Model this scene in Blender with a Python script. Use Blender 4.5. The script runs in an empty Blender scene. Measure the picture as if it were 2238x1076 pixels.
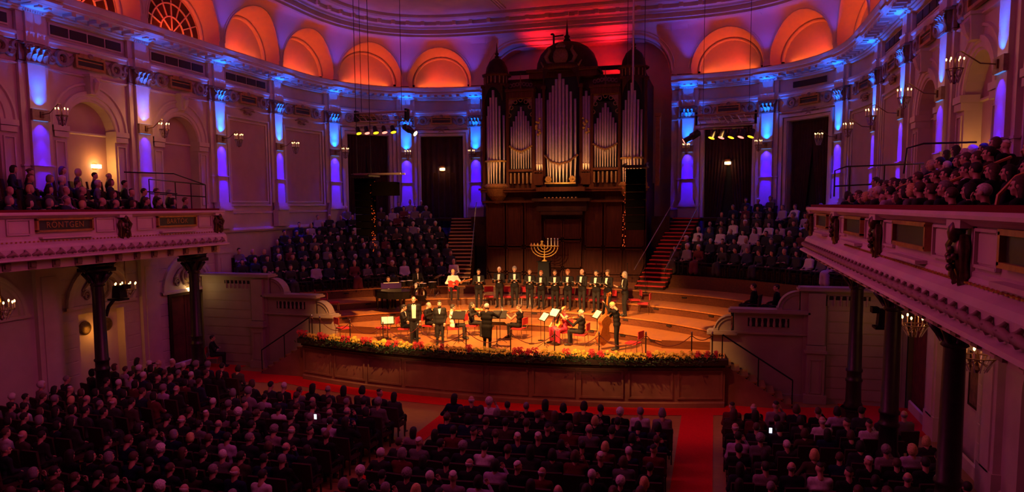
import bpy, math, random
import numpy as np
from mathutils import Matrix, Vector
random.seed(7)
PI = math.pi
R_ = math.radians
SC = bpy.context.scene
COL = SC.collection

# ------------------------------------------------------------------ camera, world, exposure
CAM_F, CAM_CY, CAM_PSI, CAM_TH, CAM_ROLL = 1549.2, 587.77, 0.2781, 0.0889, -0.0066
CAM_P = Vector((7.568, 0.0, 6.8))
def make_camera():
    cp, sp, ct, st = math.cos(CAM_PSI), math.sin(CAM_PSI), math.cos(CAM_TH), math.sin(CAM_TH)
    F = Vector((-sp*ct, cp*ct, -st)); Rr = Vector((cp, sp, 0)); U = Rr.cross(F)
    R2 = math.cos(CAM_ROLL)*Rr + math.sin(CAM_ROLL)*U
    U2 = -math.sin(CAM_ROLL)*Rr + math.cos(CAM_ROLL)*U
    cd = bpy.data.cameras.new('camera'); co = bpy.data.objects.new('camera', cd); COL.objects.link(co)
    m = Matrix(((R2.x, U2.x, -F.x, CAM_P.x), (R2.y, U2.y, -F.y, CAM_P.y), (R2.z, U2.z, -F.z, CAM_P.z), (0, 0, 0, 1)))
    co.matrix_world = m
    cd.sensor_fit = 'HORIZONTAL'; cd.sensor_width = 36.0; cd.lens = CAM_F/2238*36.0
    cd.shift_y = (CAM_CY-538)/2238
    cd.clip_start = 0.05; cd.clip_end = 200
    SC.camera = co
    return R2, U2, F
CR, CU, CF = make_camera()
def at(u, v, ax, val):
    """a photo pixel followed along its line of sight to the plane ax = val"""
    d = CF + CR*((u-1119)/CAM_F) - CU*((v-CAM_CY)/CAM_F)
    i = 'xyz'.index(ax)
    return CAM_P + d*((val-CAM_P[i])/d[i])
SC.view_settings.view_transform = 'Standard'
SC.view_settings.look = 'None'
SC.view_settings.gamma = 1.0
SC.view_settings.use_curve_mapping = False
SC.view_settings.exposure = 0.0
SC.cycles.max_bounces = 4; SC.cycles.diffuse_bounces = 3; SC.cycles.glossy_bounces = 2; SC.cycles.transmission_bounces = 2
SC.cycles.caustics_reflective = False; SC.cycles.caustics_refractive = False
w = bpy.data.worlds.new('world'); SC.world = w; w.use_nodes = True
w.node_tree.nodes['Background'].inputs[0].default_value = (0.35, 0.02, 0.08, 1)
w.node_tree.nodes['Background'].inputs[1].default_value = 0.012

def light(kind, name, loc, col, power, target=None, size=0.1, angle=60, blend=0.3, size_y=None, spread=None):
    d = bpy.data.lights.new(name, kind); d.color = col; d.energy = power
    if kind == 'SPOT':
        d.spot_size = R_(angle); d.spot_blend = blend; d.shadow_soft_size = size
    elif kind == 'AREA':
        d.size = size
        if size_y: d.shape = 'RECTANGLE'; d.size_y = size_y
        if spread: d.spread = R_(spread)
    else:
        d.shadow_soft_size = size
    o = bpy.data.objects.new(name, d); COL.objects.link(o); o.location = loc
    if target is not None:
        v = Vector(target)-Vector(loc)
        o.rotation_euler = v.to_track_quat('-Z', 'Y').to_euler()
    return o
AMB = (1.0, 0.10, 0.36)
# unseen area fills added under the balconies to brighten the lower walls
for sx in (-1, 1): light('AREA', 'soffit_fill', (sx*12.3, 15.5, 5.06), (1.0, .10, .26), 13, (sx*12.6, 15.5, 0), 1.0, size_y=13)
# unseen red and violet areas added as ambient fill; then the warm stage lanterns
light('AREA', 'ceiling_fill', (0, 9, 16.9), AMB, 210, (0, 9, 0), 16, size_y=14)
for sx in (-1, 1): light('AREA', 'wall_fill', (-sx*5.0, 13, 16.2), AMB, 280, (sx*13.8, 15, 7.5), 3, size_y=14, spread=95)  # added fill aimed at the side walls and balcony fronts
light('AREA', 'ceiling_fill', (0, 25, 16.9), (0.60, 0.04, 0.85), 190, (0, 25, 0), 10, size_y=6)
WARM = (1.0, 0.42, 0.10)
for (x, tx, p) in ((2.2, -4.4, 44000), (0.3, 0.2, 46000), (-2.2, 4.2, 42000)):
    light('SPOT', 'stage_lantern', (x, 16.5, 16.2), WARM, p, (tx, 27.0, 1.9), 0.25, angle=27, blend=0.8)
for tx in (-7.2, -2.4, 2.4, 7.2): light('SPOT', 'front_spot', (tx*.5, 13.0, 16.5), (1.0, .22, .07), 3400, (tx, 22.3-(.0 if abs(tx) < 5 else -.5), 0.0), 0.2, angle=17, blend=0.8)  # unseen red spots added to brighten the front carpet, for stage spill
for (x, tx, ty, tz, p) in ((-5.0, -2.6, 30.3, 3.3, 62000), (0.5, .9, 30.5, 3.3, 62000), (5.5, 3.9, 29.8, 3.3, 56000), (-6.0, -3.1, 25.2, 2.7, 30000), (6.0, 3.4, 25.6, 2.5, 30000)):
    light('SPOT', 'front_spot', (x, -1.5, 13.5), (1.0, .50, .16), p, (tx, ty, tz), 0.2, angle=9.5, blend=0.9)

# ------------------------------------------------------------------ mesh builder
def _tri_frame(d):
    d = Vector(d).normalized()
    a = Vector((0, 0, 1)) if abs(d.z) < 0.9 else Vector((1, 0, 0))
    x = d.cross(a).normalized(); return x, d.cross(x).normalized()
class MB:
    def __init__(s): s.v = []; s.f = []; s.m = []; s.c = 0
    def mat(s, i): s.c = i; return s
    def add(s, vs, fs):
        o = len(s.v); s.v += [tuple(v) for v in vs]; s.f += [tuple(i+o for i in f) for f in fs]; s.m += [s.c]*len(fs); return s
    def box(s, c, d, rz=0.0, top=1.0, rx=0.0):
        hx, hy, hz = d[0]/2, d[1]/2, d[2]/2
        vs = [Vector((x*hx*(top if z > 0 else 1), y*hy*(top if z > 0 else 1), z*hz)) for z in (-1, 1) for y in (-1, 1) for x in (-1, 1)]
        if rx: vs = [Matrix.Rotation(rx, 3, 'X') @ v for v in vs]
        if rz: vs = [Matrix.Rotation(rz, 3, 'Z') @ v for v in vs]
        vs = [v+Vector(c) for v in vs]
        return s.add(vs, [(0, 1, 3, 2), (4, 6, 7, 5), (0, 4, 5, 1), (2, 3, 7, 6), (0, 2, 6, 4), (1, 5, 7, 3)])
    def bar(s, a, b, w, h=None):
        """a straight rectangular bar from a to b"""
        return s.tube([a, b], w/2*1.2, 4)
    def grid(s, rows, wrap=False):
        n = len(rows[0]); vs = [p for r in rows for p in r]; fs = []
        for j in range(len(rows)-1):
            for i in range(n if wrap else n-1):
                k = (i+1) % n
                fs.append((j*n+i, j*n+k, (j+1)*n+k, (j+1)*n+i))
        return s.add(vs, fs)
    def lathe(s, prof, n=12, c=(0, 0, 0), a0=0.0, a1=2*PI, sx=1.0, sy=1.0, cap=False):
        full = abs(a1-a0-2*PI) < 1e-6
        k = n if full else n+1
        rows = [[(c[0]+sx*r*math.cos(a0+(a1-a0)*i/n), c[1]+sy*r*math.sin(a0+(a1-a0)*i/n), c[2]+z) for i in range(k)] for r, z in prof]
        s.grid(rows, full)
        if cap and full:
            o = len(s.v)-k*len(rows); s.f.append(tuple(range(o, o+k))); s.f.append(tuple(range(len(s.v)-k, len(s.v)))); s.m += [s.c]*2
        return s
    def tube(s, pts, r, n=6, closed=False, cap=True):
        pts = [Vector(p) for p in pts]; m = len(pts); rr = r if isinstance(r, (list, tuple)) else [r]*m
        rows = []; x = None
        for i in range(m):
            d = (pts[(i+1) % m]-pts[i-1]) if closed else (pts[min(i+1, m-1)]-pts[max(i-1, 0)])
            if d.length < 1e-9: d = Vector((0, 0, 1))
            d.normalize()
            if x is None: x, y = _tri_frame(d)
            else:
                x = (x-d*x.dot(d))
                if x.length < 1e-6: x, y = _tri_frame(d)
                x.normalize(); y = d.cross(x)
            rows.append([pts[i]+(x*math.cos(2*PI*(k+.5)/n)+y*math.sin(2*PI*(k+.5)/n))*rr[i] for k in range(n)])
        if closed: rows.append(rows[0])
        o = len(s.v); s.grid(rows, True)
        if cap and not closed:
            s.f.append(tuple(range(o, o+n))); s.f.append(tuple(range(len(s.v)-n, len(s.v)))); s.m += [s.c]*2
        return s
    def prism(s, poly, h0, h1, f):
        """polygon poly (a, b) extruded between h0 and h1; f(a, b, h) -> point"""
        n = len(poly)
        vs = [f(a, b, h0) for a, b in poly]+[f(a, b, h1) for a, b in poly]
        return s.add(vs, [tuple(range(n)), tuple(range(2*n-1, n-1, -1))]+[(i, (i+1) % n, n+(i+1) % n, n+i) for i in range(n)])
    def ball(s, c, r, n=8, m=5):
        r = r if isinstance(r, (list, tuple)) else (r, r, r)
        prof = [(math.sin(PI*j/m), -math.cos(PI*j/m)) for j in range(m+1)]
        rows = [[(c[0]+r[0]*max(a, .001)*math.cos(2*PI*i/n), c[1]+r[1]*max(a, .001)*math.sin(2*PI*i/n), c[2]+r[2]*z) for i in range(n)] for a, z in prof]
        return s.grid(rows, True)
    def xf(s, mtx, start=0):
        s.v = s.v[:start]+[tuple(mtx @ Vector(v)) for v in s.v[start:]]; return s
    def mesh(s, name, mats, smooth=False):
        me = bpy.data.meshes.new(name); me.from_pydata(s.v, [], s.f)
        for m_ in (mats if isinstance(mats, (list, tuple)) else [mats]): me.materials.append(m_)
        if any(s.m): me.polygons.foreach_set('material_index', s.m)
        if smooth: me.polygons.foreach_set('use_smooth', [True]*len(s.f))
        me.update(); return me
    def build(s, name, mats, parent=None, smooth=False, loc=None, rz=0.0):
        return ob(name, s.mesh(name, mats, smooth), parent, loc, rz)
def ob(name, me, parent=None, loc=None, rz=0.0):
    o = bpy.data.objects.new(name, me); COL.objects.link(o)
    if parent is not None: o.parent = parent
    if loc is not None: o.location = loc
    if rz: o.rotation_euler = (0, 0, rz)
    return o
def tag(o, label=None, cat=None, group=None, kind=None):
    if label: o['label'] = label
    if cat: o['category'] = cat
    if group: o['group'] = group
    if kind: o['kind'] = kind
    return o
def thing(name, label, cat, loc=(0, 0, 0), rz=0.0, group=None):
    return tag(ob(name, None, None, loc, rz), label, cat, group)
def struct(o, label=None): return tag(o, label, kind='structure')
def copy_tree(o, parent=None, loc=None, rz=None, label=None):
    c = o.copy(); COL.objects.link(c); c.parent = parent
    if loc is not None: c.location = loc
    if rz is not None: c.rotation_euler = (0, 0, rz)
    if label: c['label'] = label
    for ch in KIDS(o): copy_tree(ch, c)
    return c
def KIDS(o): return list(o.children)
ORD = ['first', 'second', 'third', 'fourth', 'fifth', 'sixth', 'seventh', 'eighth', 'ninth', 'tenth', 'eleventh', 'twelfth', 'thirteenth', 'fourteenth', 'fifteenth', 'sixteenth', 'seventeenth', 'eighteenth', 'nineteenth', 'twentieth',
       'twenty-first', 'twenty-second', 'twenty-third', 'twenty-fourth', 'twenty-fifth', 'twenty-sixth', 'twenty-seventh', 'twenty-eighth', 'twenty-ninth', 'thirtieth']

# ------------------------------------------------------------------ materials
MT = {}
def mat(name, col, rough=0.6, metal=0.0, var=0.0, scale=4.0, emit=None, es=0.0, objcol=False, bump=0.0, wood=False, trans=0.0):
    m = bpy.data.materials.new(name); m.use_nodes = True; nt = m.node_tree; b = nt.nodes['Principled BSDF']
    b.inputs['Roughness'].default_value = rough; b.inputs['Metallic'].default_value = metal
    b.inputs['Base Color'].default_value = (*col, 1)
    if name in ('suit', 'trousers', 'cloth', 'black', 'speaker_black', 'velvet', 'carpet', 'organ_wood', 'organ_dark', 'stage_front'): b.inputs['Specular IOR Level'].default_value = 0.0 if name == 'speaker_black' else .12
    if trans: b.inputs['Transmission Weight'].default_value = trans
    src = None
    if objcol:
        oi = nt.nodes.new('ShaderNodeObjectInfo'); src = oi.outputs['Color']
    if var or bump:
        tc = nt.nodes.new('ShaderNodeTexCoord'); mp = nt.nodes.new('ShaderNodeMapping'); nz = nt.nodes.new('ShaderNodeTexNoise')
        nz.inputs['Scale'].default_value = scale; nz.inputs['Detail'].default_value = 5
        if wood: mp.inputs['Scale'].default_value = (1, 9, 9) if wood == 'x' else (9, 9, 0.7)
        nt.links.new(tc.outputs['Object'], mp.inputs['Vector']); nt.links.new(mp.outputs['Vector'], nz.inputs['Vector'])
        if var:
            mr = nt.nodes.new('ShaderNodeMapRange'); mr.inputs['From Min'].default_value = .3; mr.inputs['From Max'].default_value = .7
            mr.inputs['To Min'].default_value = 1-var; mr.inputs['To Max'].default_value = 1+var
            nt.links.new(nz.outputs['Fac'], mr.inputs['Value'])
            mx = nt.nodes.new('ShaderNodeVectorMath'); mx.operation = 'SCALE'
            if src is not None: nt.links.new(src, mx.inputs[0])
            else: mx.inputs[0].default_value = col
            nt.links.new(mr.outputs['Result'], mx.inputs['Scale']); src = mx.outputs['Vector']
        if bump:
            bp = nt.nodes.new('ShaderNodeBump'); bp.inputs['Strength'].default_value = bump; bp.inputs['Distance'].default_value = .02
            nt.links.new(nz.outputs['Fac'], bp.inputs['Height']); nt.links.new(bp.outputs['Normal'], b.inputs['Normal'])
    if src is not None: nt.links.new(src, b.inputs['Base Color'])
    if emit:
        b.inputs['Emission Color'].default_value = (*emit, 1); b.inputs['Emission Strength'].default_value = es
    MT[name] = m; return m
mat('plaster', (.52, .42, .40), .7, var=.10, scale=1.3, bump=.05)
mat('plaster_trim', (.56, .46, .43), .6, var=.08, scale=2)
mat('panel_cloth', (.42, .27, .27), .85, var=.06, scale=2)
mat('lunette', (.60, .48, .46), .8, var=.05, scale=1)
mat('relief', (.26, .17, .14), .6, var=.25, scale=9, bump=.3)
mat('gilt', (.42, .24, .07), .45, .5, var=.2, scale=8)
mat('plate_dark', (.035, .04, .02), .4, var=.3, scale=6)
mat('bronze', (.10, .06, .03), .35, .6, var=.4, scale=14)
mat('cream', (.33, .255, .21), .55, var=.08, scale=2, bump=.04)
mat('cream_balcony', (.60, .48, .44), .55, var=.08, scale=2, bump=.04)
mat('curtain', (.035, .006, .008), .9, var=.3, scale=3)
mat('curtain_red', (.10, .012, .02), .9, var=.3, scale=3)
mat('dark_void', (.008, .005, .006), .8)
mat('grille', (.03, .015, .018), .7)
mat('glass_dark', (.05, .012, .012), .15)
mat('muntin', (.6, .42, .38), .6)
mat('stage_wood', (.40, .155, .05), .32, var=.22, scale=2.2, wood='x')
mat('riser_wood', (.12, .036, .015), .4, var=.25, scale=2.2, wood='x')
mat('stage_front', (.24, .115, .10), .5, var=.15, scale=2)
mat('stair_tread', (.62, .30, .12), .5)
mat('stair_carpet', (.62, .03, .02), .8)
mat('floor_wood', (.30, .16, .05), .45, var=.18, scale=2.5, wood='x')
mat('carpet', (.50, .006, .014), .95, var=.15, scale=30)
mat('organ_wood', (.066, .016, .008), .6, var=.3, scale=2.0, wood='z')
mat('organ_dark', (.04, .014, .009), .6, var=.3, scale=3)
mat('organ_carve', (.17, .07, .025), .45, var=.35, scale=16, bump=.3)
mat('pipe', (.55, .44, .42), .4, .25, var=.08, scale=6)
mat('pipe_gold', (.70, .42, .12), .3, .8)
mat('iron', (.035, .025, .028), .4, .5, var=.2, scale=8)
mat('black', (.012, .010, .011), .5)
mat('speaker_black', (.0015, .001, .001), .9)
mat('sconce_metal', (.16, .08, .05), .4, .6)
mat('black_gloss', (.010, .008, .008), .12)
mat('chrome', (.55, .5, .48), .2, 1.0)
mat('gold_paint', (.95, .58, .12), .3, .25)
mat('brass', (.75, .42, .12), .25, .9)
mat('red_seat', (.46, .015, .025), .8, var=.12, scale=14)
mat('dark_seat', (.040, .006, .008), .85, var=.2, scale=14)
mat('velvet', (.16, .010, .018), .9)
mat('rope', (.10, .010, .012), .8)
mat('skin', (.55, .31, .21), .5, var=.08, scale=12)
mat('eye', (.03, .02, .02), .3)
mat('lips', (.42, .13, .11), .5)
mat('cloth', (.1, .1, .1), .8, objcol=True, var=.15, scale=25)
mat('trousers', (.018, .016, .018), .8, var=.2, scale=20)
mat('shoe', (.01, .009, .009), .4)
mat('hair', (.2, .2, .2), .7, objcol=True, var=.3, scale=40, bump=.25)
mat('white_cloth', (.80, .76, .70), .7)
mat('suit', (.014, .012, .013), .7, var=.2, scale=30)
mat('pink_dress', (.45, .02, .06), .6, var=.15, scale=10)
mat('paper', (.80, .76, .68), .7)
mat('violin', (.34, .10, .02), .25, var=.15, scale=12)
mat('spruce', (.66, .34, .10), .3, var=.12, scale=12)
mat('guitar_red', (.50, .03, .02), .25)
mat('leaf', (.012, .05, .010), .55, var=.4, scale=20)
mat('bract_yellow', (.72, .55, .05), .6, var=.15, scale=18)
mat('bract_red', (.55, .02, .025), .6, var=.2, scale=18)
mat('trough', (.03, .014, .01), .7)
mat('candle', (.85, .75, .5), .5)
mat('flame', (1, .6, .2), emit=(1, .52, .14), es=9)
mat('flame_dim', (1, .5, .2), emit=(1, .42, .10), es=4)
mat('lamp_white', (1, .9, .6), emit=(1, .72, .30), es=9)
mat('lamp_yellow', (1, .8, .1), emit=(1, .62, .01), es=3.2)
mat('lamp_pink', (1, .3, .3), emit=(1, .22, .16), es=2.6)
mat('screen', (.7, .8, 1), emit=(.7, .8, 1), es=2.2)
mat('crystal', (.5, .42, .5), .1, .3)
mat('alu', (.55, .45, .38), .3, .9)
mat('can_black', (.02, .016, .016), .35, .3)
mat('poster', (.12, .05, .05), .7, var=.5, scale=5)
mat('garland', (.30, .06, .03), .4, var=.6, scale=30)
# ------------------------------------------------------------------ plan of the hall: straight sides running into rounded corners
def _curve():
    pts = [(13.6, y) for y in np.linspace(-4, 32.05, 37)]
    for t in np.linspace(0, 90, 61)[1:]:
        r = 8.15+.42*math.sin(2*R_(t))**2
        pts.append((5.45+r*math.cos(R_(t)), 32.05+r*math.sin(R_(t))))
    for x in np.linspace(5.45, 0, 8)[1:]: pts.append((x, 40.2))
    p = np.array(pts); d = np.hypot(*np.diff(p, axis=0).T); s = np.concatenate([[0], np.cumsum(d)])-4
    t = np.gradient(p, axis=0); t /= np.hypot(t[:, 0], t[:, 1])[:, None]
    return s, p, np.stack([-t[:, 1], t[:, 0]], 1)
CS, CPT, CN = _curve()
def WP(sg, s, i, z=0.0):
    """point on the hall wall: sg -1 left / 1 right, s along the wall, i metres inward of the pilaster faces"""
    x = np.interp(s, CS, CPT[:, 0]); y = np.interp(s, CS, CPT[:, 1])
    nx = np.interp(s, CS, CN[:, 0]); ny = np.interp(s, CS, CN[:, 1])
    l = math.hypot(nx, ny)
    return (sg*(x+nx/l*i), y+ny/l*i, z)
def WN(sg, s):
    nx = float(np.interp(s, CS, CN[:, 0])); ny = float(np.interp(s, CS, CN[:, 1])); l = math.hypot(nx, ny)
    return sg*nx/l, ny/l
def wall_rz(sg, s):
    """turn so that a thing's local +y points into the hall"""
    nx, ny = WN(sg, s); return math.atan2(-nx, ny)
def s_of(t):
    r = 8.15+.42*math.sin(2*R_(t))**2; x = 5.45+r*math.cos(R_(t)); y = 32.05+r*math.sin(R_(t))
    return float(CS[np.argmin((CPT[:, 0]-x)**2+(CPT[:, 1]-y)**2)])
BAY = 4.425
PIL = [31.58-BAY*k for k in range(5, -1, -1)]+[s_of(27.5), s_of(57.3), s_of(86)]   # pilasters, organ end last
S_END = float(np.interp(-5.2, -CPT[:, 0][70:], CS[70:]))
SB = [0.0]+PIL+[S_END]
def ssub(a, b, step=.5): return np.linspace(a, b, max(2, int(math.ceil(abs(b-a)/step))+1))
def sweep(mb, sg, prof, a, b, step=.4):
    for_s = ssub(a, b, step)
    mb.grid([[WP(sg, s, i, z) for s in for_s] for i, z in prof])
def open_levels(o):
    """(z, half width) rows that outline an opening"""
    r = [(o['zb'], o['hw']), (o['zs'], o['hw'])]
    if o.get('arch'): r += [(o['zs']+o['hw']*math.sin(t), o['hw']*math.cos(t)) for t in np.linspace(0, PI/2, 9)[1:]]
    return r
def wall_zone(mb, sg, s0, s1, z0, z1, o=None, inset=-.25):
    if o is None:
        sweep(mb, sg, [(inset, z0), (inset, z1)], s0, s1); return
    lv = open_levels(o)
    if o['zb'] > z0: sweep(mb, sg, [(inset, z0), (inset, o['zb'])], s0, s1)
    zt = lv[-1][0]
    for side in (-1, 1):
        edge = s0 if side < 0 else s1
        rows = [[WP(sg, s, inset, z) for s in np.linspace(edge, o['sc']+side*w, 5)] for z, w in lv]
        mb.grid(rows)
        mb.grid([[WP(sg, o['sc']+side*w, i, z) for i in (inset, inset-o['d'])] for z, w in lv])
    if not o.get('arch'):
        mb.grid([[WP(sg, s, i, zt) for s in ssub(o['sc']-o['hw'], o['sc']+o['hw'])] for i in (inset, inset-o['d'])])
    sweep(mb, sg, [(inset, zt), (inset, z1)], s0, s1)
def open_back(mb, sg, o, inset=-.25, k=7):
    mb.grid([[WP(sg, s, inset-o['d'], z) for s in np.linspace(o['sc']-max(w, .001), o['sc']+max(w, .001), k)] for z, w in open_levels(o)])
def frame_rect(mb, sg, sc, hw, z0, z1, wd, i0, i1):
    """a raised rectangular moulding on the wall"""
    for a, b, c, d in ((sc-hw, sc-hw+wd, z0, z1), (sc+hw-wd, sc+hw, z0, z1), (sc-hw+wd, sc+hw-wd, z0, z0+wd), (sc-hw+wd, sc+hw-wd, z1-wd, z1)):
        sweep(mb, sg, [(i0, c), (i1, c+.01), (i1, d-.01), (i0, d)], a, b)
        for e in (a, b): mb.grid([[WP(sg, e, i, z) for i in (i0, i1)] for z in (c, d)])
def arch_mould(mb, sg, sc, zc, r, prof, a0=0, a1=PI, n=16):
    """archivolt: prof = (dr, inset)"""
    mb.grid([[WP(sg, sc+(r+dr)*math.cos(t), i, zc+(r+dr)*math.sin(t)) for dr, i in prof] for t in np.linspace(a0, a1, n+1)])

# which kind of bay stands between pilasters j and j+1 (j counts along PIL)
NP = len(PIL)
def bay_kind(j):
    if j >= NP-3: return 'door'          # the two doors either side of the organ
    if j in (NP-4, NP-5): return 'panel'
    return 'arch'
WALL = {}
SIDE = {-1: 'left', 1: 'right'}
def build_wall(sg):
    W = MB(); bays = []
    for j in range(len(SB)-1):
        a, b = SB[j], SB[j+1]; sc = (a+b)/2; k = bay_kind(j-1) if 1 <= j < len(SB)-2 else None
        low = up = None
        if k == 'arch':
            up = dict(sc=sc, hw=1.02, zb=5.7, zs=9.55, arch=True, d=.42)
        elif k == 'door':
            up = dict(sc=sc, hw=1.23, zb=5.5, zs=10.95, d=.45)
        if 1 <= j and b < 31.7 and j >= 2:
            if j == 4: low = dict(sc=sc, hw=1.04, zb=0.0, zs=3.2, d=.3)
            elif j == 3: low = dict(sc=sc, hw=1.0, zb=0.0, zs=3.08, d=.35)
            elif sg > 0: low = dict(sc=sc, hw=.9, zb=0.0, zs=2.75, arch=True, d=.3)
        wall_zone(W, sg, a, b, 0, 5.3, low)
        wall_zone(W, sg, a, b, 5.3, 13.8, up)
        bays.append((j, a, b, sc, k, low, up))
    w = struct(W.build('wall_'+SIDE[sg], MT['plaster']), 'plastered %s side wall of the concert hall with pilasters and cornice' % SIDE[sg])
    WALL[sg] = w
    return bays
BAYS = {sg: build_wall(sg) for sg in (-1, 1)}

# ---- pilasters (shared meshes, local frame: x along the wall, y into the hall)
def pil_meshes():
    P = {}
    m = MB()
    m.box((0, -.185, 9.25), (1.06, .13, 4.45)); m.box((0, -.06, 9.83), (.62, .12, 3.26)); P['shaft'] = m.mesh('shaft', MT['plaster_trim'])
    m = MB()
    m.box((0, -.05, 7.6), (.64, .16, 1.16)); m.box((0, -.03, 8.2), (.74, .20, .035)); m.box((0, -.16, 8.2), (1.16, .14, .06)); P['pedestal'] = m.mesh('pedestal', MT['plaster_trim'])
    m = MB()
    for w, d, z0, z1 in ((.78, .1, 6.86, 7.03), (.90, .17, 6.76, 6.86), (1.04, .22, 6.66, 6.76), (.96, .12, 5.85, 6.66)):
        m.box((0, d-.15, (z0+z1)/2), (w, .3, z1-z0))
    P['base'] = m.mesh('base', MT['plaster_trim'])
    m = MB()
    m.box((0, -.02, 11.47), (.72, .16, .06)); m.box((0, -.14, 11.47), (1.12, .12, .06))
    m.box((0, -.06, 11.75), (.62, .14, .55), top=1.12)
    for row, (z, n, h) in enumerate(((11.5, 4, .26), (11.66, 3, .28))):
        for q in range(n):
            x = (q-(n-1)/2)*.19
            m.grid([[(x-.08*k, .015+b, z+c), (x, .05+b, z+c), (x+.08*k, .015+b, z+c)] for k, b, c in ((1, 0, 0), (1.1, .03, h*.5), (.9, .08, h*.85), (.3, .16, h))])
    for sx in (-1, 1):
        for q in range(2):
            c = Vector((sx*(.36 if q == 0 else .13), .11-.03*q, 11.93))
            m.tube([c+Vector((sx*math.cos(t)*(.095-.008*t), 0.02, math.sin(t)*(.095-.008*t))) for t in np.linspace(0, 9, 14)], .026, 5)
    m.box((0, -.02, 12.06), (.94, .22, .07)); m.box((0, -.14, 11.78), (1.02, .1, .5))
    P['capital'] = m.mesh('capital', MT['relief'])
    m = MB(); m.box((0, -.05, 12.27), (.70, .2, .30)); m.box((0, -.13, 12.27), (1.12, .16, .30)); m.box((0, -.03, 12.42), (.72, .2, .05)); P['architrave'] = m.mesh('architrave', MT['plaster_trim'])
    m = MB(); m.box((0, -.06, 12.76), (.60, .13, .64)); m.box((0, -.16, 12.76), (1.06, .12, .64)); P['frieze_block'] = m.mesh('frieze_block', MT['plaster_trim'])
    m = MB()
    m.grid([[(x*w, y, z) for x in (-1, 1)] for w, y, z in ((.31, .0, 13.06), (.36, .06, 13.12), (.36, .10, 13.17), (.44, .2, 13.2), (.5, .5, 13.22), (.5, .62, 13.30), (.5, .70, 13.36))])
    for sx in (-1, 1):
        m.grid([[(sx*w, yy, z) for yy in (-.2, y)] for w, y, z in ((.31, .0, 13.06), (.36, .06, 13.12), (.36, .10, 13.17), (.44, .2, 13.2), (.5, .5, 13.22), (.5, .62, 13.30), (.5, .70, 13.36))])
        m.box((sx*.17, .42, 13.21), (.13, .2, .09))
    for x in np.linspace(-.3, .3, 8): m.box((x, .07, 13.09), (.05, .05, .07))
    P['console'] = m.mesh('console', MT['plaster_trim'])
    return P
PM = pil_meshes()
for sg in (-1, 1):
    for s in PIL:
        p = ob('pilaster', PM['shaft'], WALL[sg], WP(sg, s, 0), wall_rz(sg, s))
        for q in ('pedestal', 'base', 'capital', 'architrave', 'frieze_block', 'console'): ob(q, PM[q], p)

# ---- entablature: one cornice, frieze bands and modillions per wall
md = MB(); md.box((0, .42, 13.20), (.16, .36, .11)); md.box((0, .24, 13.16), (.18, .08, .16)); MOD = md.mesh('modillion', MT['plaster_trim'])
for sg in (-1, 1):
    c = MB()
    sweep(c, sg, [(-.25, 13.02), (-.05, 13.06), (-.05, 13.12), (.03, 13.14), (.03, 13.2), (.15, 13.24), (.58, 13.26), (.60, 13.30), (.64, 13.32), (.64, 13.44), (.70, 13.46), (.76, 13.62), (.76, 13.66), (.4, 13.74), (-.5, 13.76)], 0, S_END, .3)
    c.grid([[WP(sg, S_END, i, z) for i in (-.6, i2)] for i2, z in ((-.05, 13.06), (.03, 13.14), (.58, 13.26), (.64, 13.44), (.76, 13.62), (.76, 13.66), (-.3, 13.8))])
    c.build('cornice', MT['plaster_trim'], WALL[sg])
    c = MB()
    sweep(c, sg, [(-.25, 12.12), (-.12, 12.16), (-.12, 12.26), (-.06, 12.30), (-.06, 12.38), (-.14, 12.44), (-.25, 12.46)], 0, S_END, .3)
    sweep(c, sg, [(-.25, 11.36), (-.16, 11.40), (-.16, 11.44), (-.25, 11.47)], 0, S_END, .3)
    c.build('architrave_band', MT['plaster_trim'], WALL[sg])
    c = MB()
    edges = [PIL[2]]
    for q in (NP-3, NP-2): sc_ = (PIL[q]+PIL[q+1])/2; edges += [sc_-1.5, sc_+1.5]
    edges.append(S_END)
    for q in range(0, len(edges), 2):
        sweep(c, sg, [(-.25, 5.62), (-.1, 5.66), (-.06, 5.74), (-.1, 5.82), (-.25, 5.86)], edges[q], edges[q+1], .3)
        sweep(c, sg, [(-.25, 6.5), (-.18, 6.52), (-.18, 6.6), (-.25, 6.64)], edges[q], edges[q+1], .3)
    c.build('string_course', MT['plaster_trim'], WALL[sg])
    for j in range(len(PIL)-1):
        for s in np.linspace(PIL[j], PIL[j+1], 10)[1:-1]:
            if abs(s-PIL[j]) < .6 or abs(s-PIL[j+1]) < .6 or s < 15: continue
            ob('modillion', MOD, WALL[sg], WP(sg, s, 0), wall_rz(sg, s))

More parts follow.
